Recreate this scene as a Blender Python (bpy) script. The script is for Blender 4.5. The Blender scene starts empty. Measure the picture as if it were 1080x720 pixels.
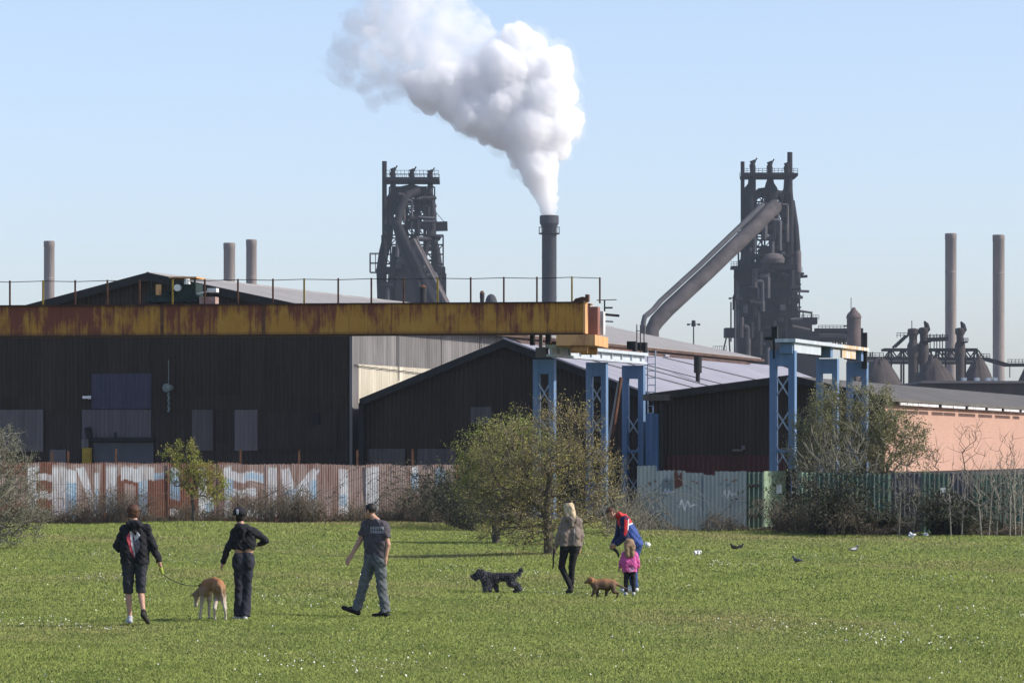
import bpy, math, random
import numpy as np
from mathutils import Vector, Matrix

R = math.radians
random.seed(7)
rng = np.random.default_rng(7)
sc = bpy.context.scene
col = sc.collection

# ---------------------------------------------------------------- camera
FOC, HOR, EYE = 4000.0, 475.0, 2.6          # focal length and horizon row in photo pixels (1080 wide), eye height
cam = bpy.data.cameras.new('camera')
cam.sensor_width = 36.0
cam.lens = FOC / 1080 * 36
cam.shift_y = (HOR - 360) / 1080
cam.clip_start, cam.clip_end = 1.0, 9000
camo = bpy.data.objects.new('camera', cam)
camo.location = (0, 0, EYE)
camo.rotation_euler = (R(90), 0, 0)
col.objects.link(camo)
sc.camera = camo

# ---------------------------------------------------------------- light, sky, exposure
SUN_EL, SUN_AZ = 36.0, 99.0                 # azimuth clockwise from +Y: the sun stands to the right, a touch to the camera's side
world = bpy.data.worlds.new('World')
sc.world = world
world.use_nodes = True
wt = world.node_tree
bg = wt.nodes['Background']
sky = wt.nodes.new('ShaderNodeTexSky')
sky.sky_type = 'NISHITA'
sky.sun_disc = False
sky.sun_elevation = R(SUN_EL)
sky.sun_rotation = R(SUN_AZ)
sky.altitude = 20
sky.air_density = 1.0
sky.dust_density = 1.0
sky.ozone_density = 3.0
bg.inputs['Strength'].default_value = 0.145
tint = wt.nodes.new('ShaderNodeMix'); tint.data_type = 'RGBA'; tint.blend_type = 'MULTIPLY'; tint.inputs[0].default_value = 1.0
wt.links.new(sky.outputs[0], tint.inputs[6]); wc = wt.nodes.new('ShaderNodeTexCoord'); wz = wt.nodes.new('ShaderNodeSeparateXYZ'); wt.links.new(wc.outputs['Generated'], wz.inputs[0])
wr = wt.nodes.new('ShaderNodeMapRange'); wr.inputs['From Min'].default_value = 0.0; wr.inputs['From Max'].default_value = 0.16; wt.links.new(wz.outputs[2], wr.inputs['Value'])
wm = wt.nodes.new('ShaderNodeMix'); wm.data_type = 'RGBA'; wm.inputs[6].default_value = (.90, .925, 1.15, 1); wm.inputs[7].default_value = (1.10, .975, 1.0, 1)
wt.links.new(wr.outputs[0], wm.inputs[0]); wt.links.new(wm.outputs[2], tint.inputs[7])
wt.links.new(tint.outputs[2], bg.inputs[0])
sun = bpy.data.lights.new('sun', 'SUN')
sun.energy = 4.1
sun.angle = R(0.5)
sun.color = (1.0, 0.95, 0.86)
suno = bpy.data.objects.new('sun', sun)
sd = Vector((math.sin(R(SUN_AZ)) * math.cos(R(SUN_EL)), math.cos(R(SUN_AZ)) * math.cos(R(SUN_EL)), math.sin(R(SUN_EL))))
suno.rotation_euler = sd.to_track_quat('Z', 'Y').to_euler()
suno.location = (60, 40, 80)
col.objects.link(suno)
vs = sc.view_settings
vs.view_transform, vs.look, vs.exposure, vs.gamma = 'Standard', 'None', 0.40, 1.0
vs.use_curve_mapping = False
cy = sc.cycles
cy.max_bounces, cy.diffuse_bounces, cy.glossy_bounces = 32, 3, 2
cy.transmission_bounces, cy.transparent_max_bounces, cy.volume_bounces = 3, 8, 32
cy.use_denoising = True
cy.use_adaptive_sampling = True
cy.adaptive_threshold = 0.02
cy.caustics_reflective = cy.caustics_refractive = False

# ---------------------------------------------------------------- helpers
def P(px, py, Y):
    return Vector(((px - 540) / FOC * Y, Y, EYE + (HOR - py) / FOC * Y))

def G(px, py):
    """point of the ground seen at this pixel"""
    Y = FOC * EYE / (py - HOR)
    return Vector(((px - 540) / FOC * Y, Y, 0))

def tag(o, label=None, cat=None, group=None, kind=None):
    if label: o['label'] = label
    if cat: o['category'] = cat
    if group: o['group'] = group
    if kind: o['kind'] = kind
    return o

def empty(name, loc, rz=0.0, label=None, cat=None, group=None):
    o = bpy.data.objects.new(name, None)
    o.empty_display_size = 0.3
    o.location = loc
    o.rotation_euler = (0, 0, rz)
    col.objects.link(o)
    return tag(o, label, cat, group)

def link(name, me, parent=None, loc=None, rz=0.0):
    o = bpy.data.objects.new(name, me)
    if loc is not None: o.location = loc
    o.rotation_euler = (0, 0, rz)
    col.objects.link(o)
    if parent is not None: o.parent = parent
    return o

def np_mesh(name, verts, faces, mats, smooth=False, mat_idx=None):
    """verts (n,3), faces: list of int arrays of shape (m,k)"""
    me = bpy.data.meshes.new(name)
    verts = np.asarray(verts, np.float32)
    if not isinstance(faces, (list, tuple)): faces = [faces]
    faces = [np.asarray(f, np.int32) for f in faces if len(f)]
    me.vertices.add(len(verts))
    me.vertices.foreach_set('co', verts.ravel())
    nl = sum(f.size for f in faces)
    nf = sum(len(f) for f in faces)
    me.loops.add(nl)
    me.loops.foreach_set('vertex_index', np.concatenate([f.ravel() for f in faces]))
    me.polygons.add(nf)
    tot = np.concatenate([np.full(len(f), f.shape[1], np.int32) for f in faces])
    st = np.concatenate([[0], np.cumsum(tot)[:-1]]).astype(np.int32)
    me.polygons.foreach_set('loop_start', st)
    if not isinstance(mats, (list, tuple)): mats = [mats]
    for m in mats: me.materials.append(m)
    if mat_idx is not None: me.polygons.foreach_set('material_index', np.asarray(mat_idx, np.int32))
    if smooth: me.polygons.foreach_set('use_smooth', np.ones(nf, bool))
    me.update(calc_edges=True)
    return me

class MB:
    """collects simple solids and links them as one mesh"""
    def __init__(s): s.v, s.f = [], []
    def add(s, vs, fs):
        b = len(s.v)
        s.v += [tuple(x) for x in vs]
        s.f += [tuple(i + b for i in f) for f in fs]
        return s
    def box(s, a, b):
        (x0, y0, z0), (x1, y1, z1) = a, b
        return s.add([(x0,y0,z0),(x1,y0,z0),(x1,y1,z0),(x0,y1,z0),(x0,y0,z1),(x1,y0,z1),(x1,y1,z1),(x0,y1,z1)],
                     [(0,3,2,1),(4,5,6,7),(0,1,5,4),(1,2,6,5),(2,3,7,6),(3,0,4,7)])
    def cbox(s, c, size):
        return s.box([c[i] - size[i] / 2 for i in range(3)], [c[i] + size[i] / 2 for i in range(3)])
    def bar(s, p, q, w, h=None, up=(0, 0, 1)):
        p, q = Vector(p), Vector(q); h = h or w
        d = (q - p).normalized(); up = Vector(up)
        if abs(d.dot(up)) > .98: up = Vector((0, 1, 0))
        a = d.cross(up).normalized() * w / 2
        b = a.cross(d).normalized() * h / 2
        vs = [p-a-b, p+a-b, p+a+b, p-a+b, q-a-b, q+a-b, q+a+b, q-a+b]
        return s.add(vs, [(3,2,1,0),(4,5,6,7),(0,1,5,4),(1,2,6,5),(2,3,7,6),(3,0,4,7)])
    def tube(s, pts, r, n=8, caps=True):
        pts = [Vector(p) for p in pts]
        if not isinstance(r, (list, tuple)): r = [r] * len(pts)
        rings, a = [], None
        for i, p in enumerate(pts):
            d = (pts[min(i+1, len(pts)-1)] - pts[max(i-1, 0)]).normalized()
            if a is None:
                a = d.cross(Vector((0, 0, 1)) if abs(d.z) < .9 else Vector((1, 0, 0))).normalized()
            else:
                a = (a - d * a.dot(d)).normalized()
            b = d.cross(a)
            rings.append([p + (a * math.cos(2*math.pi*k/n) + b * math.sin(2*math.pi*k/n)) * r[i] for k in range(n)])
        vs = [v for ring in rings for v in ring]; fs = []
        for i in range(len(pts) - 1):
            for k in range(n):
                k2 = (k + 1) % n
                fs.append((i*n+k, i*n+k2, (i+1)*n+k2, (i+1)*n+k))
        if caps:
            fs.append(tuple(range(n-1, -1, -1))); fs.append(tuple((len(pts)-1)*n + k for k in range(n)))
        return s.add(vs, fs)
    def lathe(s, c, prof, n=24):
        """prof: (radius, z) pairs upward"""
        vs, fs = [], []
        for r, z in prof:
            for k in range(n):
                t = 2*math.pi*k/n
                vs.append((c[0]+r*math.cos(t), c[1]+r*math.sin(t), c[2]+z))
        for i in range(len(prof)-1):
            for k in range(n):
                k2 = (k+1) % n
                fs.append((i*n+k, i*n+k2, (i+1)*n+k2, (i+1)*n+k))
        fs.append(tuple(range(n-1, -1, -1))); fs.append(tuple((len(prof)-1)*n+k for k in range(n)))
        return s.add(vs, fs)
    def prism(s, poly, axis, t0, t1):
        """polygon of 2-D points extruded along an axis ('y': points are x,z; 'x': y,z; 'z': x,y)"""
        def put(a, b, t): return {'y': (a, t, b), 'x': (t, a, b), 'z': (a, b, t)}[axis]
        n = len(poly)
        vs = [put(a, b, t0) for a, b in poly] + [put(a, b, t1) for a, b in poly]
        fs = [tuple(range(n-1, -1, -1)), tuple(range(n, 2*n))] + [(i, (i+1) % n, n+(i+1) % n, n+i) for i in range(n)]
        return s.add(vs, fs)
    def build(s, name, m, parent=None, smooth=False, loc=None, rz=0.0, bevel=0):
        me = bpy.data.meshes.new(name)
        me.from_pydata(s.v, [], s.f)
        me.materials.append(m)
        if smooth: me.polygons.foreach_set('use_smooth', np.ones(len(me.polygons), bool))
        me.update()
        import bmesh
        bm = bmesh.new(); bm.from_mesh(me)
        bmesh.ops.recalc_face_normals(bm, faces=bm.faces)
        bm.to_mesh(me); bm.free()
        o = link(name, me, parent, loc, rz)
        if smooth: me.set_sharp_from_angle(angle=R(40))
        if bevel:
            b = o.modifiers.new('bevel', 'BEVEL'); b.width = bevel; b.segments = 2; b.limit_method = 'ANGLE'
        return o

# ---------------------------------------------------------------- materials
class NT:
    def __init__(s, name):
        s.m = bpy.data.materials.new(name); s.m.use_nodes = True
        s.t = s.m.node_tree; s.n = s.t.nodes; s.l = s.t.links
        s.b = s.n['Principled BSDF']; s.out = s.n['Material Output']
        s.b.inputs['Specular IOR Level'].default_value = 0.3
        s._c = None
    def node(s, kind, **kw):
        n = s.n.new(kind)
        for k, v in kw.items(): setattr(n, k, v)
        return n
    def put(s, sock, val):
        if hasattr(val, 'is_output'): s.l.new(val, sock)
        elif isinstance(val, tuple) and len(val) == 3 and sock.type == 'RGBA': sock.default_value = (*val, 1)
        else: sock.default_value = val
    def obj(s):
        if s._c is None: s._c = s.node('ShaderNodeTexCoord').outputs['Object']
        return s._c
    def map(s, scale=(1, 1, 1), vec=None):
        m = s.node('ShaderNodeMapping'); s.l.new(vec or s.obj(), m.inputs[0]); m.inputs['Scale'].default_value = scale
        return m.outputs[0]
    def noise(s, scale=1.0, detail=4.0, rough=.55, stretch=(1, 1, 1), vec=None, dist=0.0):
        n = s.node('ShaderNodeTexNoise'); s.l.new(s.map(stretch, vec), n.inputs['Vector'])
        n.inputs['Scale'].default_value = scale; n.inputs['Detail'].default_value = detail
        n.inputs['Roughness'].default_value = rough; n.inputs['Distortion'].default_value = dist
        return n.outputs['Fac']
    def ramp(s, f, a, b, smooth=False):
        n = s.node('ShaderNodeMapRange'); n.clamp = True
        if smooth: n.interpolation_type = 'SMOOTHSTEP'
        s.put(n.inputs['Value'], f); n.inputs['From Min'].default_value = a; n.inputs['From Max'].default_value = b
        return n.outputs['Result']
    def mix(s, f, a, b, mode='MIX'):
        n = s.node('ShaderNodeMix', data_type='RGBA', blend_type=mode)
        s.put(n.inputs[0], f); s.put(n.inputs[6], a); s.put(n.inputs[7], b)
        return n.outputs[2]
    def math(s, op, a, b=0.0):
        n = s.node('ShaderNodeMath', operation=op); s.put(n.inputs[0], a); s.put(n.inputs[1], b)
        return n.outputs[0]
    def cells(s, sx, sy=0.0, sz=0.0):
        """one random value per sheet of the given size in object space (0: not split along that axis)"""
        v = s.map(tuple(1 / k if k else 0.0 for k in (sx, sy, sz)))
        fl = s.node('ShaderNodeVectorMath', operation='FLOOR'); s.l.new(v, fl.inputs[0])
        w = s.node('ShaderNodeTexWhiteNoise', noise_dimensions='3D'); s.l.new(fl.outputs[0], w.inputs['Vector'])
        return w.outputs['Value']
    def island(s): return s.node('ShaderNodeNewGeometry').outputs['Random Per Island']
    def pos(s): return s.node('ShaderNodeNewGeometry').outputs['Position']
    def attr(s, name): return s.node('ShaderNodeAttribute', attribute_name=name).outputs['Color']
    def bump(s, h, strength=.5, dist=.02):
        n = s.node('ShaderNodeBump'); s.put(n.inputs['Height'], h)
        n.inputs['Strength'].default_value = strength; n.inputs['Distance'].default_value = dist
        s.l.new(n.outputs[0], s.b.inputs['Normal'])
    def done(s, color, rough=.8, metal=0.0, spec=None):
        s.put(s.b.inputs['Base Color'], color); s.put(s.b.inputs['Roughness'], rough); s.put(s.b.inputs['Metallic'], metal)
        if spec is not None: s.b.inputs['Specular IOR Level'].default_value = spec
        return s.m

def plain(name, c, var=.25, scale=8.0, rough=.8, stretch=(1, 1, 1), metal=0.0, spec=None, bump=0.0):
    t = NT(name)
    f = t.ramp(t.noise(scale, 4, .6, stretch), .3, .7)
    lo = tuple(x * (1 - var) for x in c); hi = tuple(min(1, x * (1 + var)) for x in c)
    if bump: t.bump(t.noise(scale * 3, 3, .6, stretch), bump, .01)
    return t.done(t.mix(f, lo, hi), rough, metal, spec)

def cladding(name, c, c2, sheet=(1.0, 0, 3.0), streak=.5, rust=None, rust_at=(.58, .7), rough=.75, stretch=(3, 3, .25)):
    """profiled metal sheets: each sheet its own tone, stains running down, optional rust"""
    t = NT(name)
    f = t.ramp(t.noise(1.1, 5, .6, stretch), .3, .72)
    base = t.mix(f, c, c2)
    k = t.cells(*sheet)
    base = t.mix(t.math('MULTIPLY', k, streak), base, tuple(x * .45 for x in c))
    base = t.mix(t.math('MULTIPLY', t.ramp(t.noise(.35, 3, .5), .45, .7), .35), base, c2)
    base = t.mix(t.math('MULTIPLY', t.ramp(t.noise(2.4, 4, .6, (stretch[0] * .8, stretch[1] * .8, .06)), .54, .72), .45), base, tuple(x * 1.45 for x in c2))
    if rust: base = t.mix(t.ramp(t.noise(.9, 6, .65, (1.5, 1.5, .45)), *rust_at), base, rust)
    return t.done(base, rough)

def leafy(name, cols, trans=.35, rough=.6, patch=1.2):
    """leaves: one tone per leaf, drifting through the crown"""
    t = NT(name)
    r = t.island()
    c = t.mix(t.ramp(r, .2, .8), cols[0], cols[1])
    c = t.mix(t.ramp(t.noise(patch, 2), .42, .62), c, cols[2])
    t.done(c, rough)
    tr = t.node('ShaderNodeBsdfTranslucent'); t.l.new(c, tr.inputs[0])
    ms = t.node('ShaderNodeMixShader'); ms.inputs[0].default_value = trans
    t.l.new(t.b.outputs[0], ms.inputs[1]); t.l.new(tr.outputs[0], ms.inputs[2])
    t.l.new(ms.outputs[0], t.out.inputs['Surface'])
    return t.m

M = {}
M['dark_clad'] = cladding('dark_cladding', (.028, .0185, .0125), (.048, .033, .0245), (1.05, 0, 5.0), .55)
M['dark_clad2'] = cladding('tarred_cladding', (.026, .0175, .012), (.043, .030, .0225), (1.1, 0, 4.0), .5)
M['brown_clad'] = cladding('brown_cladding', (.026, .0195, .016), (.044, .033, .028), (.9, 0, 3.0), .5)
M['grey_sheet'] = cladding('grey_sheet', (.115, .105, .105), (.15, .138, .138), (.9, 0, 9.0), .3)
M['lilac_sheet'] = cladding('lilac_grey_sheet', (.095, .083, .09), (.12, .107, .115), (.9, 0, 9.0), .25)
M['tan_sheet'] = cladding('tan_sheet', (.075, .068, .068), (.10, .09, .09), (.9, 0, 9.0), .25)
M['blue_window'] = cladding('blue_plastic_sheet', (.045, .044, .075), (.065, .063, .10), (.8, 0, 9.0), .4)
M['side_grey'] = cladding('grey_side_cladding', (.11, .104, .10), (.22, .207, .197), (0, 1.6, 9), .45, None, stretch=(2, 1.2, .18))
M['side_cream'] = cladding('cream_side_cladding', (.42, .38, .29), (.56, .51, .40), (0, 1.8, 9), .25, None, stretch=(2, 1.0, .18))
M['shutter'] = plain('shutter_grey', (.085, .09, .10), .12, 2)
M['roof_grey'] = cladding('grey_roof_sheet', (.24, .225, .21), (.31, .29, .27), (0, 1.1, 0), .15, None, stretch=(.5, 1.2, .5))
M['roof_lilac'] = cladding('pale_roof_sheet', (.24, .235, .265), (.31, .305, .34), (0, 1.1, 0), .12, None, stretch=(.4, 1.0, .4))
M['roof_dark'] = cladding('felt_roof', (.085, .078, .068), (.14, .125, .105), (0, 1.4, 0), .25, None, stretch=(1, .6, 1))
M['trim'] = plain('dark_trim', (.025, .024, .024), .3, 2)
M['white_trim'] = plain('white_gutter', (.55, .54, .52), .3, 1.5)
M['rust'] = plain('rusty_steel', (.11, .05, .03), .5, 3, .9)
M['black'] = plain('black_steel', (.012, .012, .013), .3, 3, .7)
M['maroon'] = cladding('maroon_sheet', (.055, .018, .018), (.075, .026, .024), (.9, 0, 9), .3)
M['blue_sheet'] = cladding('blue_sheet', (.06, .12, .22), (.08, .15, .27), (.5, 0, 1.3), .3)
M['steel_dark'] = plain('furnace_steel', (.010, .009, .0115), .5, .55, .85)
M['steel_brown'] = plain('dusty_furnace_pipe', (.078, .066, .065), .5, .3, .85)
M['steel_grey'] = plain('grey_pipe_steel', (.075, .073, .08), .3, .3, .8)
M['chim_pale'] = plain('weathered_chimney', (.25, .215, .195), .25, .4, .85, (2, 2, .25))
M['chim_dark'] = plain('dark_chimney', (.045, .047, .055), .25, .3, .8, (2, 2, .25))
M['heap'] = plain('heap_brown', (.055, .045, .042), .5, .25, .95)
M['yellow_post'] = plain('yellow_paint', (.32, .22, .03), .25, 3)
M['green_metal'] = plain('grey_green_metal', (.15, .19, .18), .3, 6)
M['white_paint'] = plain('white_paint', (.72, .72, .70), .12, 5)
M['machine'] = plain('dark_green_machine', (.018, .032, .03), .4, 3)

def brick_mat():
    t = NT('pale_red_brick')
    sw = t.node('ShaderNodeSeparateXYZ'); t.l.new(t.obj(), sw.inputs[0])
    cb = t.node('ShaderNodeCombineXYZ'); t.l.new(sw.outputs[1], cb.inputs[0]); t.l.new(sw.outputs[2], cb.inputs[1])
    b = t.node('ShaderNodeTexBrick'); t.l.new(cb.outputs[0], b.inputs['Vector'])
    b.inputs['Scale'].default_value = 1.0
    b.inputs['Color1'].default_value = (.46, .27, .195, 1); b.inputs['Color2'].default_value = (.41, .235, .172, 1)
    b.inputs['Mortar'].default_value = (.44, .30, .23, 1); b.inputs['Mortar Size'].default_value = .012
    b.inputs['Brick Width'].default_value = .225; b.inputs['Row Height'].default_value = .075
    c = t.mix(t.math('MULTIPLY', t.ramp(t.noise(.5, 4), .35, .7), .3), b.outputs['Color'], (.34, .20, .155))
    return t.done(c, .9)
M['brick'] = brick_mat()

def beam_mat():
    t = NT('rusty_yellow_paint')
    n1 = t.noise(.95, 7, .68, (1, 1, .5)); n2 = t.noise(3.2, 5, .7, (2.2, 1, .10)); n3 = t.noise(.12, 2, .5, (1, 0, 0))
    base = t.mix(t.ramp(t.noise(1.5, 4), .3, .7), (.40, .185, .026), (.47, .25, .042))
    sz = t.node('ShaderNodeSeparateXYZ'); t.l.new(t.obj(), sz.inputs[0])
    up = t.ramp(sz.outputs[2], 0.35, 1.25)                       # rust runs down from the top flange
    rr = t.math('ADD', t.math('MULTIPLY', n1, .62), t.math('MULTIPLY', n2, .38))
    rr = t.math('ADD', rr, t.math('ADD', t.math('MULTIPLY', up, .07), t.math('MULTIPLY', t.ramp(sz.outputs[0], -10, -19), .06)))
    c = t.mix(t.ramp(rr, .50, .60), base, (.17, .048, .028))
    c = t.mix(t.math('MULTIPLY', t.ramp(n2, .56, .72), .75), c, (.07, .03, .02))
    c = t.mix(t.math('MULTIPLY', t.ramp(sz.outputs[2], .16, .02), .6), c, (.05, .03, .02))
    return t.done(c, .75)
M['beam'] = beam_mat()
M['beam_end'] = cladding('rusty_yellow_end', (.58, .31, .12), (.66, .38, .17), (0, 0, 0), .2, (.28, .12, .06), (.50, .68))
M['blue_paint'] = cladding('worn_blue_paint', (.10, .175, .30), (.14, .22, .34), (0, 0, 0), .1, (.20, .22, .26), (.60, .75))
M['girder'] = cladding('pale_blue_girder', (.38, .43, .46), (.50, .54, .56), (0, 0, 0), .1, (.30, .22, .15), (.62, .74))
M['girder_rust'] = cladding('rusty_girder', (.55, .60, .63), (.62, .60, .56), (0, 0, 0), .1, (.55, .34, .16), (.45, .56))

# ---------------------------------------------------------------- smooth solids from distance fields (people, dogs, smoke)
def surface_nets(F, org, h):
    S = F < 0
    nx, ny, nz = F.shape
    c = np.zeros((nx-1, ny-1, nz-1), np.int8)
    for dx in (0, 1):
        for dy in (0, 1):
            for dz in (0, 1):
                c += S[dx:nx-1+dx, dy:ny-1+dy, dz:nz-1+dz]
    act = (c > 0) & (c < 8)
    idx = np.argwhere(act)
    ids = np.full(act.shape, -1, np.int32); ids[act] = np.arange(len(idx))
    acc = np.zeros((len(idx), 3)); cnt = np.zeros(len(idx))
    i, j, k = idx.T
    for ax in range(3):
        for u in (0, 1):
            for v in (0, 1):
                o = [0, 0, 0]; oth = [a for a in range(3) if a != ax]; o[oth[0]] = u; o[oth[1]] = v
                o2 = list(o); o2[ax] = 1
                f0 = F[i+o[0], j+o[1], k+o[2]]; f1 = F[i+o2[0], j+o2[1], k+o2[2]]
                m = (f0 < 0) != (f1 < 0)
                t = np.where(m, f0 / np.where(m, f0 - f1, 1), 0)
                p = np.tile(np.array(o, float), (len(idx), 1)); p[:, ax] += t
                acc[m] += p[m]; cnt[m] += 1
    V = (idx + acc / cnt[:, None]) * h + org
    quads = []
    for ax in range(3):
        sl = [slice(1, -1)] * 3; sl[ax] = slice(0, -1)
        sl2 = [slice(1, -1)] * 3; sl2[ax] = slice(1, None)
        a, b = S[tuple(sl)], S[tuple(sl2)]
        e = np.argwhere(a != b); sgn = a[a != b]
        if not len(e): continue
        off = [1, 1, 1]; off[ax] = 0
        e = e + off
        o1, o2 = [x for x in range(3) if x != ax]
        def cell(d1, d2):
            q = e.copy(); q[:, o1] -= d1; q[:, o2] -= d2
            return ids[q[:, 0], q[:, 1], q[:, 2]]
        q = np.stack([cell(1, 1), cell(0, 1), cell(0, 0), cell(1, 0)], 1)
        flip = sgn if ax != 1 else ~sgn
        q[~flip] = q[~flip][:, ::-1]
        quads.append(q)
    return V, np.concatenate(quads)

def sdf(prims, h, k=.03, folds=None, post=None, pad=.05):
    """prims: ('cap',a,ra,b,rb[,flat]) | ('capf',...) flat at b | ('ell',c,(rx,ry,rz))"""
    lo, hi = np.full(3, 1e9), np.full(3, -1e9)
    for p in prims:
        if p[0] == 'ell': a, b, r = np.array(p[1]), np.array(p[1]), max(p[2])
        else: a, b, r = np.array(p[1]), np.array(p[3]), max(p[2], p[4])
        lo = np.minimum(lo, np.minimum(a, b) - r); hi = np.maximum(hi, np.maximum(a, b) + r)
    lo -= pad + k; hi += pad + k
    n = np.ceil((hi - lo) / h).astype(int) + 1
    F = np.full(n, .5 if h < .1 else 6.0, np.float32)
    axs = [lo[i] + np.arange(n[i]) * h for i in range(3)]
    for p in prims:
        if p[0] == 'ell':
            c, r = np.array(p[1]), np.array(p[2]); a0, b0 = c - r, c + r
        else:
            a, b = np.array(p[1], float), np.array(p[3], float); r = max(p[2], p[4])
            a0, b0 = np.minimum(a, b) - r, np.maximum(a, b) + r
        mg = max(k * 2, .04 if h < .1 else h * 4) + h
        i0 = np.clip(np.floor((a0 - mg - lo) / h).astype(int), 0, n - 1); i1 = np.clip(np.ceil((b0 + mg - lo) / h).astype(int) + 1, 1, n)
        X, Y, Z = np.meshgrid(axs[0][i0[0]:i1[0]], axs[1][i0[1]:i1[1]], axs[2][i0[2]:i1[2]], indexing='ij')
        if p[0] == 'ell':
            x, y, z = X - c[0], Y - c[1], Z - c[2]
            k0 = np.sqrt((x/r[0])**2 + (y/r[1])**2 + (z/r[2])**2)
            k1 = np.sqrt((x/r[0]**2)**2 + (y/r[1]**2)**2 + (z/r[2]**2)**2) + 1e-9
            D = k0 * (k0 - 1) / k1
        else:
            ab = b - a; L2 = max(ab.dot(ab), 1e-12)
            t = np.clip(((X-a[0])*ab[0] + (Y-a[1])*ab[1] + (Z-a[2])*ab[2]) / L2, 0, 1)
            D = np.sqrt((X-a[0]-t*ab[0])**2 + (Y-a[1]-t*ab[1])**2 + (Z-a[2]-t*ab[2])**2) - (p[2] + t * (p[4] - p[2]))
            if p[0] == 'capf':
                u = ab / math.sqrt(L2)
                D = np.maximum(D, (X-b[0])*u[0] + (Y-b[1])*u[1] + (Z-b[2])*u[2])
        sub = F[i0[0]:i1[0], i0[1]:i1[1], i0[2]:i1[2]]
        kk = p[5] if len(p) > 5 else k
        hh = np.clip(.5 + .5 * (sub - D) / kk, 0, 1)
        sub[...] = sub * (1 - hh) + D * hh - kk * hh * (1 - hh)
    if folds or post:
        X, Y, Z = np.meshgrid(*axs, indexing='ij', sparse=True)
        if folds:
            amp, f = folds
            F += (amp * (np.sin(f*(X*1.0+Z*.7)+1.3) * np.sin(f*(Y*1.1-Z*.5)+.4) + .6*np.sin(f*2.1*(X*.6-Y*.8+Z*1.2)) * np.sin(f*1.7*(X+Y*.3)))).astype(np.float32)
        if post: F = post(X, Y, Z, F)
    return surface_nets(F, lo, h)

def blob(name, prims, m, parent=None, h=.009, k=.03, folds=None, post=None, loc=None, rz=0.0):
    V, Q = sdf(prims, h, k, folds, post)
    me = np_mesh(name, V, [Q], m, True)
    return link(name, me, parent, loc, rz)

# ---------------------------------------------------------------- many thin segments and leaves at once
def seg_mesh(P0, P1, R0, R1, n=4):
    P0, P1 = np.asarray(P0, float), np.asarray(P1, float)
    d = P1 - P0; d /= np.linalg.norm(d, axis=1, keepdims=True) + 1e-9
    ref = np.where(np.abs(d[:, 2:3]) > .9, [[1., 0, 0]], [[0, 0, 1.]])
    a = np.cross(d, ref); a /= np.linalg.norm(a, axis=1, keepdims=True) + 1e-9
    b = np.cross(d, a)
    th = np.arange(n) * 2 * math.pi / n
    ring = a[:, None, :] * np.cos(th)[None, :, None] + b[:, None, :] * np.sin(th)[None, :, None]
    V = np.concatenate([P0[:, None, :] + ring * np.asarray(R0)[:, None, None], P1[:, None, :] + ring * np.asarray(R1)[:, None, None]], 1)
    m = len(P0); base = (np.arange(m) * 2 * n)[:, None]
    k = np.arange(n); k2 = (k + 1) % n
    Q = np.stack([k, k2, n + k2, n + k], 1)[None] + base[:, :, None]
    return V.reshape(-1, 3), Q.reshape(-1, 4)

def leaf_mesh(C, size, up_bias=.3, aspect=.6):
    m = len(C)
    d = rng.normal(size=(m, 3)); d[:, 2] += up_bias; d /= np.linalg.norm(d, axis=1, keepdims=True)
    e = rng.normal(size=(m, 3)); e -= d * (e * d).sum(1, keepdims=True); e /= np.linalg.norm(e, axis=1, keepdims=True)
    nn = np.cross(d, e)
    s = (size * rng.uniform(.6, 1.3, m))[:, None]
    V = np.stack([C, C + d*s*.5 + e*s*aspect*.5 + nn*s*.08, C + d*s, C + d*s*.5 - e*s*aspect*.5 + nn*s*.08], 1).reshape(-1, 3)
    return V, np.arange(m * 4).reshape(-1, 4)

def grow(trunk, crowns, n_pts, step=.28, jit=.05, hollow=0.0):
    """branch skeleton: every crown point is tied to the nearest wood already grown"""
    nodes = [np.array(p, float) for p in trunk]; par = [-1] + list(range(len(trunk) - 1))
    pts = []
    w = np.array([r[0]*r[1]*r[2] for c, r in crowns]); w /= w.sum()
    for (c, r), q in zip(crowns, w):
        k = max(4, int(n_pts * q))
        u = rng.normal(size=(k, 3)); u /= np.linalg.norm(u, axis=1, keepdims=True)
        rad = (hollow + (1 - hollow) * rng.random(k)) ** (1/2.2)
        pts.append(np.array(c) + u * rad[:, None] * np.array(r))
    pts = np.concatenate(pts)
    pts = pts[pts[:, 2] > .08]
    root = nodes[len(trunk) - 1]
    pts = pts[np.argsort(np.linalg.norm(pts - root, axis=1))]
    cap = len(nodes) + len(pts) * 30
    A = np.empty((cap, 3)); pl = np.zeros(cap); n = len(nodes); A[:n] = nodes
    for i in range(1, n): pl[i] = pl[i-1] + np.linalg.norm(A[i] - A[i-1])
    for p in pts:
        dist = np.linalg.norm(A[:n] - p, axis=1) + .25 * pl[:n]
        dist[0] += 5
        j = int(np.argmin(dist)); L = np.linalg.norm(A[j] - p); k = max(1, int(L / step)); a = A[j].copy()
        for s in range(1, k + 1):
            q = a + (p - a) * s / k
            if s < k: q = q + rng.normal(size=3) * jit * L / k * 2 - np.array([0, 0, .04 * math.sin(math.pi * s / k) * L])
            A[n] = q; par.append(j); pl[n] = pl[j] + np.linalg.norm(q - A[j]); j = n; n += 1
    return A[:n], np.array(par)

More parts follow.
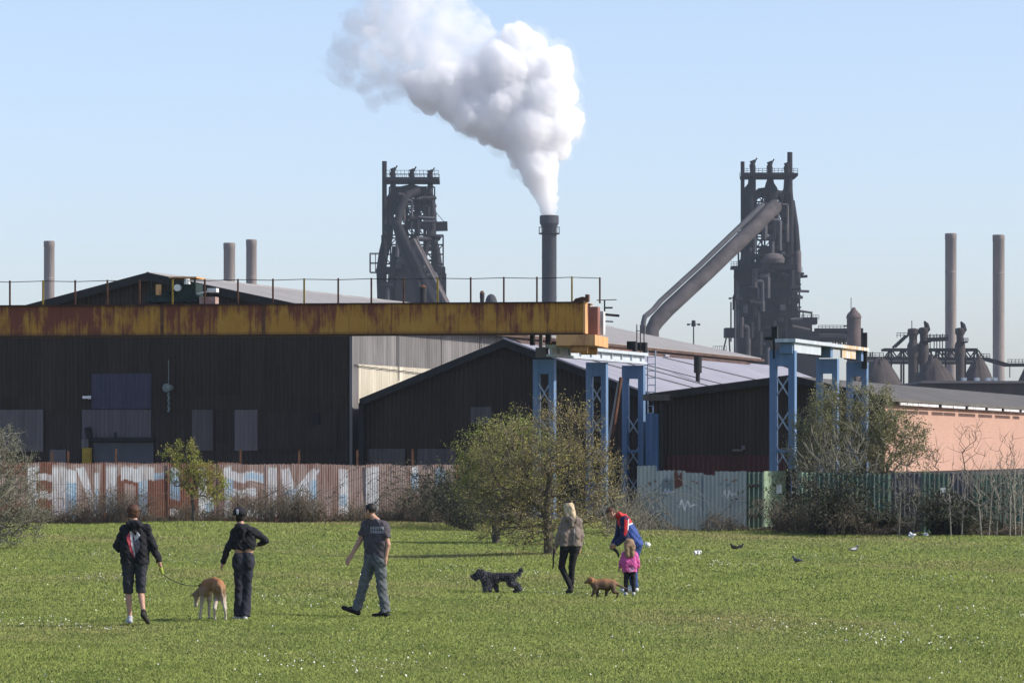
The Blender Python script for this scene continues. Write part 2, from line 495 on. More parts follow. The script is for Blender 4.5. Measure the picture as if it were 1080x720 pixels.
def tree(name, loc, label, cat, trunk, crowns, n_pts, bark, leaf=None, leaf_n=0, leaf_size=.05, r0=.10, r_tip=.006, twig=(3, .18, .45), twig_r=.004,
         twig_up=.5, group=None, step=.28, jit=.05, hollow=0.0, leaf_spread=.05, top_leaf=0.0):
    root = empty(name, loc, 0, label, cat, group)
    A, par = grow(trunk, crowns, n_pts, step, jit, hollow)
    n = len(A); cnt = np.ones(n)
    kids = np.zeros(n, int)
    for i in range(n - 1, 0, -1):
        cnt[par[i]] += cnt[i]; kids[par[i]] += 1
    rad = np.maximum(r_tip, r0 * (cnt / cnt[0]) ** .48)
    i = np.arange(1, n)
    r1 = rad[i]; r0_ = np.minimum(rad[par[i]], rad[i] * 1.6)
    V, Q = seg_mesh(A[par[i]], A[i], r0_, r1, 5)
    link('trunk', np_mesh('trunk', V, [Q], bark, True), root)
    # twigs
    sel = np.concatenate([np.repeat(np.where((kids == 0))[0], twig[0]), rng.integers(len(trunk), n, n // 2)])
    m = len(sel)
    d = A[sel] - A[par[sel]]; d /= np.linalg.norm(d, axis=1, keepdims=True) + 1e-9
    d = d * .6 + rng.normal(size=(m, 3)) * .55; d[:, 2] += twig_up; d /= np.linalg.norm(d, axis=1, keepdims=True)
    L = rng.uniform(twig[1], twig[2], m)[:, None]
    p0 = A[sel]; p1 = p0 + d * L * .55 + rng.normal(size=(m, 3)) * .02; d2 = d + rng.normal(size=(m, 3)) * .35; d2 /= np.linalg.norm(d2, axis=1, keepdims=True)
    p2 = p1 + d2 * L * .45
    one = np.ones(m)
    V1, Q1 = seg_mesh(np.concatenate([p0, p1]), np.concatenate([p1, p2]), np.concatenate([one * twig_r * 1.5, one * twig_r]), np.concatenate([one * twig_r, one * twig_r * .4]), 3)
    crown = link('crown', np_mesh('crown', V1, [Q1], bark), root)
    if leaf is not None:
        q = rng.integers(0, m, leaf_n * 2)
        t = rng.random((leaf_n * 2, 1))
        C = np.where(t < .5, p0[q] + (p1[q] - p0[q]) * t * 2, p1[q] + (p2[q] - p1[q]) * (t - .5) * 2) + rng.normal(size=(leaf_n * 2, 3)) * leaf_spread
        if top_leaf:
            keep = rng.random(len(C)) < np.clip((C[:, 2] - top_leaf) / 1.2 + .25, .12, 1)
            C = C[keep]
        C = C[:leaf_n]; C = C[C[:, 2] > .03]
        V2, Q2 = leaf_mesh(C, leaf_size)
        link('foliage', np_mesh('foliage', V2, [Q2], leaf), root)
    return root
# ---------------------------------------------------------------- ground
A17 = R(17)
class Frame:
    """a building's own axes: x along its front, y into its depth"""
    def __init__(s, O, a=A17):
        s.O = Vector(O); s.a = a
        s.u = Vector((math.cos(a), -math.sin(a), 0)); s.v = Vector((math.sin(a), math.cos(a), 0))
    def front(s, px, py, y=0.0):
        """local (x, z) of the point of the plane y = const seen at a photo pixel"""
        k = (px - 540) / FOC; O = s.O + s.v * y
        x = (O.y * k - O.x) / (s.u.x - k * s.u.y)
        Y = O.y + x * s.u.y
        return x, EYE + (HOR - py) / FOC * Y
    def side(s, px, py, x=0.0):
        """local (y, z) on the plane x = const"""
        k = (px - 540) / FOC; O = s.O + s.u * x
        y = (O.y * k - O.x) / (s.v.x - k * s.v.y)
        Y = O.y + y * s.v.y
        return y, EYE + (HOR - py) / FOC * Y
    def empty(s, name, *a): return empty(name, s.O, -s.a, *a)

def corr(a, b, zb, zt, pitch=.2, depth=.035, thick=.0, brk=()):
    """profiled sheet from a to b (local x,y), bottom zb(t), top zt(t); the profile stands out to the right-hand side of a->b"""
    a, b = np.array(a, float), np.array(b, float); L = np.linalg.norm(b - a); d = (b - a) / L; nrm = np.array([d[1], -d[0]])
    ts, off = [], []
    for i in range(int(math.ceil(L / pitch))):
        for f, o in ((0, 0), (.38, 0), (.5, 1), (.88, 1)):
            t = (i + f) * pitch
            if t < L - 1e-6: ts.append(t); off.append(o * depth)
    for t in brk:
        if 0 < t < L: ts.append(t); off.append(0)
    o = np.argsort(ts); ts = list(np.array(ts)[o]) + [L]; off = list(np.array(off)[o]) + [0]
    V = []
    for t, of in zip(ts, off):
        p = a + d * t + nrm * of
        V += [(p[0], p[1], zb(t)), (p[0], p[1], zt(t))]
    n = len(ts)
    Q = np.array([(2*i, 2*i+2, 2*i+3, 2*i+1) for i in range(n-1)])
    return np.array(V), Q

def corr_obj(name, m, parent, a, b, zb, zt, **kw):
    V, Q = corr(a, b, zb if callable(zb) else (lambda t: zb), zt if callable(zt) else (lambda t: zt), **kw)
    return link(name, np_mesh(name, V, [Q], m), parent)

def grass_soil():
    t = NT('turf'); p = t.pos()
    n = t.noise(.9, 5, .6, vec=p); n2 = t.noise(.09, 3, .5, (1, .45, 1), vec=p); n3 = t.noise(14, 2, .6, vec=p)
    c = t.mix(t.ramp(n, .3, .7), (.105, .14, .029), (.15, .185, .043))
    c = t.mix(t.math('MULTIPLY', t.ramp(n2, .5, .72), .6), c, (.17, .17, .06))
    c = t.mix(t.math('MULTIPLY', t.ramp(n3, .5, .75), .5), c, (.06, .07, .02))
    return t.done(c, .95, spec=.1)
M['turf'] = grass_soil()
M['yard'] = plain('yard_dirt', (.13, .11, .09), .3, .4, .95)
bld = MB()
S = 4200
gx = np.concatenate([[-S, -900, -200], np.arange(-50, 50.1, .5), [200, 900, S]]); gy = np.concatenate([[-300, -60, 0], np.arange(30, 150, .5), [160, 300, 900, 2000, 6000]])
GX, GY = np.meshgrid(gx, gy, indexing='ij')
def ground_z(x, y):
    f = np.clip((y - 20) / 20, 0, 1) * np.clip((150 - y) / 12, 0, 1)
    return f * (.05 * np.sin(x * .31 + 1) * np.sin(y * .23) + .035 * np.sin(x * .83 + y * .41))
V = np.stack([GX, GY, ground_z(GX, GY)], -1).reshape(-1, 3)
nx, ny = len(gx), len(gy)
i, j = np.meshgrid(np.arange(nx - 1), np.arange(ny - 1), indexing='ij'); b0 = (i * ny + j).ravel()
tag(link('field', np_mesh('field', V, [np.stack([b0, b0 + ny, b0 + ny + 1, b0 + 1], 1)], M['turf'], True)), 'short mown grass field in front of the fences', None, None, 'structure')
yv = [(-400, 143, .02), (4, 143, .02), (4, 128, .02), (10, 128, .02), (10.5, 122, .02), (400, 122, .02), (400, 1400, .02), (-400, 1400, .02)]
tag(link('yard', np_mesh('yard', yv, [np.array([[0, 1, 2, 3, 4, 5, 6, 7]])], M['yard'])), 'bare industrial ground behind the fences', None, None, 'structure')

M['rust_cap'] = plain('brown_rust_cap', (.085, .05, .038), .5, 1.2, .9)
# ---------------------------------------------------------------- shed 1: long shed behind the crane beam
F1 = Frame((-15.7, 165, 0))
s1 = F1.empty('steel_shed', 'long dark steel shed with lit grey side wall behind the yellow crane beam', 'shed')
PK, XL, XR, L1 = 10.2, -11.5, 9.21, 75.0
SL, SR = .235, .2085
z1 = lambda x: PK + (SL if x < 0 else -SR) * x
band = F1.front(120, 432)[1]
corr_obj('front_wall', M['dark_clad'], s1, (XL, 0), (XR, 0), band, lambda t: z1(XL + t) - .05, brk=(-XL,))
corr_obj('front_wall', M['brown_clad'], s1, (XL, .03), (XR, .03), 0, band)
def patch(fr, par, name, m, px0, py0, px1, py1, proud=.06, pitch=.2, label=None):
    x0, zt = fr.front(px0, py0); x1, _ = fr.front(px1, py0); zb = fr.front(px0, py1)[1]
    o = corr_obj(name, m, par, (x0, -proud), (x1, -proud), zb, zt, pitch=pitch, depth=.025)
    if label: o['label'] = label
    return o
patch(F1, s1, 'wall_sheet', M['grey_sheet'], -20, 432, 46, 476, label='pale grey corrugated sheet at the left end')
patch(F1, s1, 'wall_sheet', M['grey_sheet'], 53, 474, 70, 490)
patch(F1, s1, 'wall_sheet', M['lilac_sheet'], 87, 432, 160, 463)
patch(F1, s1, 'wall_sheet', M['grey_sheet'], 86.5, 463, 94, 473)
patch(F1, s1, 'wall_sheet', M['tan_sheet'], 203, 432, 225, 475)
patch(F1, s1, 'wall_sheet', M['grey_sheet'], 248, 432, 272, 475)
patch(F1, s1, 'wall_sheet', M['brown_clad'], 272, 433, 356, 474, .05)
patch(F1, s1, 'blue_panel', M['blue_window'], 97, 394, 160, 431, .05, label='bluish translucent panel above the roller door')
# roller door with its dark head box, and what hangs on the wall
x0, zt = F1.front(99, 464); x1, _ = F1.front(162, 464)
d = MB()
zz = 0.1
while zz < zt - .1:
    d.box((x0, -.05, zz), (x1, .0, zz + .10)); d.box((x0, -.035, zz + .10), (x1, 0, zz + .13)); zz += .13
d.build('roller_door', M['shutter'], s1)
MB().box((x0 - .15, -.25, zt - .05), (x1 + .1, 0.0, zt + .12)).bar((x0 - .1, -.2, zt + .1), (x0 - .22, -.2, zt + .55), .22).bar((x0 + 1.05, -.1, zt + .1), (x0 + 1.05, -.1, zt + .35), .08).build('door_head', M['black'], s1)
xa, za = F1.front(90, 472); xb, _ = F1.front(98, 472)
MB().box((xa, -.35, 0), (xb, -.1, za)).build('door_post', M['yellow_post'], s1)
xa, za = F1.front(181, 409)
lt = MB().tube([(xa, -.6, za), (xa, -.12, za)], [.19, .13], 14).build('wall_lamp', M['green_metal'], s1)
b = MB()
for k in range(7): b.tube([(xa + .03 * (-1) ** k, -.35, za - .2 - k * .12), (xa - .03 * (-1) ** k, -.35, za - .32 - k * .12)], .045, 6)
b.bar((xa, -.35, za), (xa, -.35, za + 1.2), .03)
b.build('chain', M['green_metal'], lt)
xa, za = F1.front(94, 419)
MB().box((xa - .12, -.45, za - .05), (xa + .12, -.25, za + .06)).bar((xa, -.25, za), (xa, 0, za), .05).box((xa + .13, -.42, za - .07), (xa + .22, -.3, za + .07)).build('security_camera', M['white_paint'], s1)
xa, za = F1.front(333, 441)
MB().box((xa - .18, -.2, za - .25), (xa + .18, 0, za + .25)).build('vent_box', M['black'], s1)
# side wall facing the sun: grey sheets above, cream sheets below
zs = F1.side(380, 384, XR)[1]
corr_obj('side_wall', M['side_grey'], s1, (XR, 0), (XR, L1), zs, PK - SR * XR - .04, pitch=.33, depth=.03)
corr_obj('side_wall', M['side_cream'], s1, (XR + .0, .9), (XR + .0, L1), 0, zs, pitch=.33, depth=.03)
corr_obj('side_wall', M['side_grey'], s1, (XR, 0), (XR, .9), 0, zs, pitch=.3, depth=.05)
for k in range(1, 12): MB().tube([(XR + .10, k * 6.1, zs - .6 - .02 * (k % 3)), (XR + .1, k * 6.1, PK - SR * XR)], .028, 8).build('downpipe', M['side_grey'], s1)
pts = [(XR + .09, .2 + t * .55, zs - .04 - .05 * abs(math.sin(t * 1.3)) - .01 * t) for t in range(22)]
MB().tube(pts, .018, 5).build('loose_cable', M['black'], s1)
MB().box((XR - .02, -.12, 0), (XR + .10, 0.0, z1(XR))).build('corner_trim', M['side_grey'], s1)
b = MB()
for x0, x1, nm in ((XL - .3, 0, 0), (0, XR + .35, 1)):
    b.prism([(x0, z1(x0)), (x1, z1(x1)), (x1, z1(x1) + .10), (x0, z1(x0) + .10)], 'y', -.35, L1)
b.build('roof', M['roof_grey'], s1)
b = MB()
for x0, x1 in ((XL - .3, 0), (0, XR + .35)):
    b.prism([(x0, z1(x0) - .22), (x1, z1(x1) - .22), (x1, z1(x1) + .13), (x0, z1(x0) + .13)], 'y', -.43, -.36)
b.build('barge_board', M['trim'], s1)
MB().prism([(-.35, PK - .02), (0, PK + .16), (.35, PK - .02)], 'y', -.4, L1).build('ridge_cap', M['roof_grey'], s1)
MB().box((XR + .36, -.3, z1(XR + .4) - .12), (XR + .56, L1, z1(XR + .4) + .03)).build('gutter', M['rust_cap'], s1)
corr_obj('back_wall', M['dark_clad'], s1, (XR, L1), (XL, L1), 0, lambda t: z1(XR - t) - .05, brk=(XR,))
corr_obj('left_wall', M['dark_clad'], s1, (XL, L1), (XL, 0), 0, z1(XL) - .04)

# ---------------------------------------------------------------- shed 2: lower gabled shed with the pale lilac roof
F2 = Frame(F1.O + F1.u * 16.2 - F1.v * .0)
s2 = F2.empty('steel_shed', 'dark gabled shed with long pale lilac roof right of the grey lit wall', 'shed')
P2 = F2.front(534, 361)[1]; X2L = F2.front(383, 420)[0] + .1; X2R = 6.4; L2 = 52.0; S2 = .37
z2 = lambda x: P2 - (S2 * x if x > 0 else -.385 * x)
corr_obj('front_wall', M['dark_clad2'], s2, (X2L, -.15), (X2R, -.15), 0, lambda t: z2(X2L + t) - .04, brk=(-X2L,))
def patch2(*a, **k): return patch(F2, s2, *a, **k)
patch2('wall_sheet', M['tan_sheet'], 498, 429, 520, 447, .22)
patch2('wall_sheet', M['tan_sheet'], 389, 473, 429, 500, .22)
patch2('wall_sheet', M['tan_sheet'], 442, 473, 482, 500, .22)
xa, _ = F2.front(385, 430)
MB().box((xa - .12, -.5, 0), (xa + .1, -.2, z2(X2L) - .1)).build('corner_post', M['black'], s2)
b = MB()
for x0, x1 in ((X2L - .1, 0), (0, X2R + .3)):
    b.prism([(x0, z2(x0)), (x1, z2(x1)), (x1, z2(x1) + .09), (x0, z2(x0) + .09)], 'y', -.4, L2)
b.build('roof', M['roof_lilac'], s2)
b = MB()
for x0, x1 in ((X2L - .1, 0), (0, X2R + .3)):
    b.prism([(x0, z2(x0) - .2), (x1, z2(x1) - .2), (x1, z2(x1) + .12), (x0, z2(x0) + .12)], 'y', -.5, -.41)
b.build('barge_board', M['trim'], s2)
MB().prism([(0, z2(0) + .14), (X2R + .3, z2(X2R + .3) + .14), (X2R + .3, z2(X2R + .3) + .2), (0, z2(0) + .2)], 'y', -.62, -.52).build('lit_flashing', M['roof_lilac'], s2)
b = MB().prism([(-.35, P2 - .05), (-.05, P2 + .15), (.05, P2 + .15), (.30, P2 + .03), (.30, P2 - .1)], 'y', 1.0, L2 - 9)
b.build('ridge_cap', M['rust_cap'], s2)
for k in range(4):
    y = 12 + k * 4.6 + rng.uniform(-.8, .8)
    MB().box((.18, y, P2 + .0), (.36, y + rng.uniform(.3, .9), P2 + .10)).build('ridge_flashing', M['roof_lilac'], s2)
for k, (y0_, y1_) in enumerate(((3, 15), (9, 20), (11, 27), (24, 44))):
    MB().bar((.5, y0_, z2(.5) + .12), (X2R, y1_, z2(X2R) + .12), .035, .03).build('roof_cable', M['trim'], s2)
corr_obj('side_wall', M['blue_sheet'], s2, (X2R, -.15), (X2R, L2), 0, z2(X2R) - .02, pitch=.3)
corr_obj('back_wall', M['dark_clad2'], s2, (X2R, L2), (X2L, L2), 0, lambda t: z2(X2R - t) - .04, brk=(X2R,))
yy, zz = F2.side(736, 405, 4.0)
v = MB().tube([(4.0, yy, z2(4.0)), (4.0, yy, z2(4.0) + .55)], .10, 10).tube([(4.0, yy, z2(4.0) + .5), (4.0, yy, z2(4.0) + 1.25)], .19, 12)
v.build('roof_vent', M['black'], s2)

# ---------------------------------------------------------------- shed 3: low tarred shed whose sunlit flank is brick
F3 = Frame((.07375 * 146, 146, 0))
s3 = F3.empty('brick_shed', 'low shed with black tarred gable and sunlit pink brick side wall at the right', 'shed')
P3 = F3.front(835, 399)[1]; X3L = F3.front(690, 417)[0]; X3R = F3.front(933, 421)[0]; L3 = 62.0
Z3L = F3.front(690, 418)[1]; Z3R = F3.front(933, 421)[1]
z3 = lambda x: P3 + ((P3 - Z3L) / -X3L * x if x < 0 else -(P3 - Z3R) / X3R * x)
lo = F3.front(760, 480)[1]
corr_obj('front_wall', M['dark_clad2'], s3, (X3L, 0), (X3R, 0), lo, lambda t: z3(X3L + t) - .04, pitch=.16, brk=(-X3L,))
corr_obj('front_wall', M['maroon'], s3, (X3L, .0), (X3R, .0), 0, lo, pitch=.2)
x0, _ = F3.front(683, 440); x1, zt = F3.front(697, 436)
corr_obj('blue_panel', M['blue_sheet'], s3, (x0, -.3), (x1, -.3), 0, zt, pitch=.25)
xa, za = F3.front(698, 436)
MB().box((xa, -.35, 0), (xa + .12, -.1, za + .4)).build('corner_post', M['trim'], s3)
xa, zt = F3.front(681, 412); xb, zb = F3.front(709, 419)
MB().box((xa, -.4, zb - .12), (xb, 3.5, zb + .12)).build('lean_to_roof', M['roof_dark'], s3)
b = MB()
for x0, x1 in ((X3L - .1, 0), (0, X3R + .35)):
    b.prism([(x0, z3(x0)), (x1, z3(x1)), (x1, z3(x1) + .1), (x0, z3(x0) + .1)], 'y', -.3, L3)
b.build('roof', M['roof_dark'], s3)
b = MB()
for x0, x1 in ((X3L - .1, 0), (0, X3R + .35)):
    b.prism([(x0, z3(x0) - .15), (x1, z3(x1) - .15), (x1, z3(x1) + .13), (x0, z3(x0) + .13)], 'y', -.4, -.31)
b.build('barge_board', M['trim'], s3)
zb = .35
zbot = F3.side(1000, 496, X3R)[1]
MB().box((X3R - .3, .05, zbot), (X3R, L3, Z3R - .17)).build('brick_wall', M['brick'], s3)
y = 1.0
while y < L3 - 1:
    b = MB(); l = rng.uniform(1.4, 4.2); b.box((X3R + .37, y, z3(X3R + .35) - .13), (X3R + .42, y + l - .12, z3(X3R + .35) - .03)); y += l + rng.choice([0, 0, .6, 1.5])
    b.build('fascia', M['white_trim'], s3)
MB().box((X3R - .28, .06, .02), (X3R - .03, L3, zbot - .01)).build('plinth', M['trim'], s3)
corr_obj('left_wall', M['dark_clad2'], s3, (X3L, L3), (X3L, 0), 0, z3(X3L) - .02)
corr_obj('back_wall', M['dark_clad2'], s3, (X3R, L3), (X3L, L3), 0, lambda t: z3(X3R - t) - .04, brk=(X3R,))
xa, za = F3.front(781, 474)
MB().box((xa - .25, -.3, za - .06), (xa + .1, -.05, za + .02)).tube([(xa + .15, -.2, za), (xa + .15, -.2, za + .16)], .07, 8).build('wall_lamp', M['grey_sheet'], s3)

# ---------------------------------------------------------------- overhead crane: twin yellow beams, end carriage, railing
M['rust_red'] = cladding('red_rust_plate', (.24, .10, .07), (.32, .15, .11), (0, 0, 0), .1, (.10, .04, .03), (.5, .65))
M['rust_dark'] = plain('dark_rust', (.05, .026, .020), .5, 3, .9)
AB = R(9)
FB = Frame(P(616, 352, 138.0), AB)
cr = FB.empty('overhead_crane', 'rusty yellow overhead crane beam spanning in front of the long shed', 'crane')
XB0 = FB.front(-60, 330)[0]; HB = FB.front(616, 318)[1] - FB.front(616, 352)[1]
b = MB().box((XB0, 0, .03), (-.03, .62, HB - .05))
b.build('girder', M['beam'], cr)
MB().box((XB0, -.09, HB - .05), (0, .72, HB)).build('flange', M['rust_dark'], cr)
MB().box((XB0, -.09, 0), (0, .72, .03)).build('flange', M['rust_dark'], cr)
for px in (171, 278):
    x = FB.front(px, 330)[0]; MB().box((x - .06, -.02, .04), (x + .06, .001, HB - .06)).build('joint_plate', M['rust'], cr)
MB().box((-.03, -.04, .02), (.05, .68, HB + .02)).build('end_plate', M['beam_end'], cr)
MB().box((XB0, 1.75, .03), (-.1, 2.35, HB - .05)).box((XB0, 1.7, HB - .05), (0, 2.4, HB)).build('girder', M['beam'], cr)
MB().box((-.1, 1.72, .02), (.27, 2.38, HB - .12)).build('end_plate', M['rust_red'], cr)
MB().box((.22, 2.75, .05), (.34, 3.3, HB - .25)).box((.10, 2.85, .1), (.22, 3.2, HB - .3)).build('end_plate', M['white_trim'], cr)
b = MB().box((-1.0, -.15, -.42), (.42, 3.5, -.03))
for y in (0.25, 2.8): b.tube([(-.5, y, -.52), (.1, y, -.52)], .17, 12)
b.build('end_carriage', M['beam_end'], cr)
b = MB()
xs = [FB.front(px, 320)[0] for px in (-26, 8, 43, 77, 111, 145, 180, 214, 249, 286, 319, 355, 390, 424, 460, 495, 530, 565, 602, 628)]
for k, x in enumerate(xs):
    p = MB().bar((x, .3 if k < 19 else 1.2, HB - .02), (x, .3 if k < 19 else 1.2, HB + .93), .058)
    p.build('railing_post', M['yellow_post'] if k % 4 == 2 else M['rust'], cr)
b = MB().tube([(x, .3, HB + .9 - .03 * (k % 2)) for k, x in enumerate(xs[:19])], .014, 5)
b.tube([(xs[18], .3, HB + .9), (xs[19], 1.2, HB + .9)], .014, 5)
b.build('railing_wire', M['black'], cr)
x0 = FB.front(603, 318)[0]
MB().prism([(x0, HB), (x0 + .1, HB + .12), (x0 + .35, HB + .19), (x0 + .5, HB + .17), (x0 + .52, HB)], 'y', .2, .75).box((x0 + .5, -.05, HB), (x0 + .62, .3, HB + .26)).build('drive_cover', M['rust'], cr)
b = MB().bar((.3, 3.4, HB - .3), (.3, 3.4, HB + .2), .05).bar((.0, 3.4, HB + .18), (.75, 3.4, HB + .2), .03).bar((.3, 3.4, HB - .35), (.85, 3.4, HB - .4), .09).bar((.3, 3.4, HB - .1), (.6, 3.4, HB - .1), .06).bar((.3, 3.4, HB - .6), (.62, 3.4, HB - .62), .05)
b.build('cable_bracket', M['trim'], cr)

# hoist trolley standing on the beam
x0 = FB.front(150, 320)[0]; x1 = FB.front(206, 320)[0]
tr = empty('hoist_trolley', FB.O + FB.u * x0 + FB.v * .4 + Vector((0, 0, HB)), -AB, 'small dark green hoist trolley with tan canopy sitting on the crane beam', 'trolley')
W = x1 - x0
MB().box((0, 0, .1), (W, 1.5, .34)).box((.1, .1, .34), (W * .45, 1.3, .5)).build('chassis', M['machine'], tr)
for x in (.25, W - .35):
    for y in (.1, 1.4): MB().tube([(x, y - .06, .1), (x, y + .06, .1)], .12, 12).build('wheel', M['black'], tr)
MB().box((W * .48, .1, .34), (W * .95, 1.2, .78)).bar((W * .5, .1, .34), (W * .5, .1, 1.0), .06).bar((W * .93, .1, .34), (W * .93, .1, 1.0), .06).bar((.2, .1, .3), (.2, .1, .95), .04).bar((.2, .1, .93), (W * .5, .1, .97), .03).build('hoist_frame', M['machine'], tr)
MB().box((W * .46, -.05, .97), (W * .98, 1.3, 1.03)).build('canopy', M['beam_end'], tr)
MB().tube([(W * .62, .3, .62), (W * .62, -.1, .62)], .13, 14).tube([(W * .8, .0, .75), (W * .8, .0, .95)], .12, 10).build('hoist_drum', M['white_paint'], tr)
MB().box((.42, -.02, .36), (.62, .05, .75)).build('control_box', M['beam_end'], tr)
MB().box((.95, -.02, .5), (1.05, .05, .85)).tube([(1.25, .1, .4), (1.35, .1, .85)], .05, 8).build('cable_reel', M['machine'], tr)
MB().box((W + .35, .0, .45), (W + .7, .4, .6)).bar((W * .95, .2, .4), (W + .4, .2, .5), .06).build('lamp', M['white_paint'], tr)
MB().box((W + .05, .0, .02), (W + .66, .55, .28)).build('counterweight', plain('pale_rust_block', (.36, .24, .2), .2, 4), tr)

# ---------------------------------------------------------------- blue lattice gantries carrying the runways
def leg(fr, x, y, w, zt, name, par, mat, depth=.34, seed=0):
    """two channel posts with batten plates and a crossed lacing, standing in the plane across the runway"""
    rr = random.Random(seed)
    t = w * .25
    b = MB().box((x, y, 0), (x + t, y + depth, zt - .02)).box((x + w - t, y, 0), (x + w, y + depth, zt - .02))
    b.box((x + t, y + .02, zt - .55), (x + w - t, y + depth - .02, zt - .02)).box((x + t, y + .03, zt * .42), (x + w - t, y + depth - .03, zt * .42 + .10)).box((x + t, y + .03, .5), (x + w - t, y + depth - .03, .62))
    o = b.build(name, mat, par)
    l = MB(); z = zt - .75
    while z > .7:
        h = .95
        for s in (0, 1):
            p, q = (x + t * .6, z), (x + w - t * .6, z - h)
            if s: p, q = (x + w - t * .6, z), (x + t * .6, z - h)
            if rr.random() < .9: l.bar((p[0], y + .06 + s * .14, p[1]), (q[0], y + .06 + s * .14, q[1]), .05, .03, up=(0, 1, 0))
        z -= h * 1.25
    l.build('lacing', M['lacing'], o)
    f = MB().box((x + w + .003, y, 0), (x + w + .02, y + depth, zt - .02))
    return o
M['lacing'] = plain('pale_blue_lacing', (.36, .42, .48), .3, 3)

FG = Frame(P(581, 376, 139.3), A17)
g1 = FG.empty('crane_gantry', 'blue lattice crane gantry with pale girder under the yellow beam end', 'gantry')
g1.location.z = 0
zt = FG.O.z; 
for k, (px0, px1) in enumerate(((562, 584), (618, 639), (656, 678.5))):
    # column k stands on the runway line; find its depth from where its right edge shows
    y, _ = FG.side(px1, 400, .0)
    y = max(y, .0)
    c = FG.O + FG.v * y
    w = (px1 - px0) / FOC * c.y / math.cos(A17)
    leg(FG, -w, y, w, zt - .02 - (0.0 if k else .05), 'column', g1, M['blue_paint'], seed=k)
Lg = FG.side(680, 380, .05)[0]
h1 = FG.front(581, 363)[1] - zt
b = MB().box((-.16, -.05, zt), (.16, Lg, zt + .09)).box((-.05, -.03, zt + .09), (.05, Lg, zt + h1 - .12)).box((-.2, -.05, zt + h1 - .12), (.2, Lg, zt + h1))
for k in range(9): b.box((.05, .7 + k * Lg / 9, zt + .09), (.13, .74 + k * Lg / 9, zt + h1 - .12))
b.build('girder', M['girder'], g1)
MB().box((-.06, -.3, zt + h1), (.06, Lg, zt + h1 + .08)).build('rail', M['rust'], g1)
MB().box((-.62, .1, zt - .02), (-.22, .45, zt + .34)).box((-.5, .15, zt + .34), (-.38, .25, zt + h1 + .35)).build('bearing_block', M['grey_sheet'], g1)
MB().box((-.3, .3, zt + h1 - .02), (-.12, .5, zt + h1 + .4)).box((-.9, .3, zt + h1 - .02), (-.75, .5, zt + h1 + .35)).build('bumper', M['black'], g1)
for yy_ in (Lg - 1.9, Lg - .35):
    MB().box((-.18, yy_, zt + h1 + .005), (.18, yy_ + .3, zt + h1 + .42)).build('end_stop', M['black'], g1)
b = MB()
for k in range(3): b.bar((.1, Lg - 1.4 + k * .55, zt + h1), (.1, Lg - 1.4 + k * .55, zt + h1 + 1.1), .035)
b.bar((.1, Lg - 1.5, zt + h1 + .85), (.1, Lg + .1, zt + h1 + .85), .03)
b.build('railing', M['trim'], g1)
ld = MB()
yl = Lg + .45
for s in (0, .36): ld.bar((.05 + s * .9, yl, zt - 2.6), (.05 + s * .9, yl, zt + .55), .04)
for k in range(11): ld.bar((.05, yl, zt - 2.5 + k * .28), (.37, yl, zt - 2.5 + k * .28), .03)
ld.build('ladder', M['lacing'], g1)
# two loose poles leaning on the third column
for (pa, pb, m_, lab) in (((640, 500), (655, 398), 'rust', 'rust red steel pole leaning on the third blue column'), ((636, 500), (653, 402), 'roof_grey', 'pale grey pole leaning beside the rust red one')):
    y0 = 149.0
    a, b_ = P(pa[0], pa[1], y0), P(pb[0], pb[1], y0 + .6)
    d = (a - b_); a = b_ + d * (b_.z / -d.z)
    o = MB().tube([a - a, b_ - a], .075 if m_ == 'rust' else .06, 8).build('leaning_pole', M[m_], None, False, a)
    tag(o, lab, 'pole')

FH = Frame(P(838, 372, 130), A17)
g2 = FH.empty('crane_gantry', 'blue lattice crane gantry with rusty girder rising out of the right bush', 'gantry')
g2.location.z = 0
zt = FH.O.z
for k, (px0, px1) in enumerate(((812, 838), (861, 883), (893, 914))):
    y, _ = FH.side(px1, 400, .0); y = max(y, 0)
    c = FH.O + FH.v * y; w = (px1 - px0) / FOC * c.y / math.cos(A17)
    leg(FH, -w, y, w, zt - .02 + (.12 if k == 0 else 0), 'column', g2, M['blue_paint'], seed=10 + k)
Lh = FH.side(914, 376, .05)[0]
h2 = .42
for k in range(5):
    ya, yb = (Lh * f for f in ((0, .36), (.36, .55), (.55, .66), (.66, .86), (.86, 1.0))[k])
    xin = -.05 if k in (0, 3) else -.42
    MB().box((xin - .04, ya + .01, zt + .02), (xin + .04, yb - .01, zt + h2 - .06)).build('web_plate', M['girder'] if k == 0 else M['girder_rust'] if k == 3 else M['trim'], g2)
b = MB().box((-.62, -.3, zt + h2 - .06), (.1, Lh * .62, zt + h2 + .06))
b.build('girder', M['girder'], g2)
MB().box((-.62, Lh * .62 + .01, zt + h2 - .06), (.1, Lh + .2, zt + h2 + .06)).build('girder', M['girder_rust'], g2)
for f in (0.0, .52, .97): MB().box((-.5, Lh * f - .1, zt - .02), (-.06, Lh * f + .28, zt + h2 - .07)).build('bearing_block', M['blue_paint'], g2)
MB().box((-.75, -.28, zt + h2 + .02), (-.55, -.1, zt + h2 + .48)).box((-1.0, -.25, zt + h2 + .02), (-.76, -.13, zt + h2 + .12)).bar((-.68, -.2, zt - .2), (-.68, -.2, zt + h2), .06).build('end_stop', M['black'], g2)
MB().box((-.14, Lh + .02, zt - .3), (.05, Lh + .15, zt + 1.05)).build('end_stop', M['trim'], g2)
b = MB()
for k in range(5):
    y = Lh * .66 + k * .45
    b.tube([(-.4, y, zt + h2 + .06), (-.35, y + .2, zt + h2 + .22 + .06 * (k % 2)), (-.3, y + .45, zt + h2 + .07)], .03, 5)
b.build('loose_cable', M['trim'], g2)
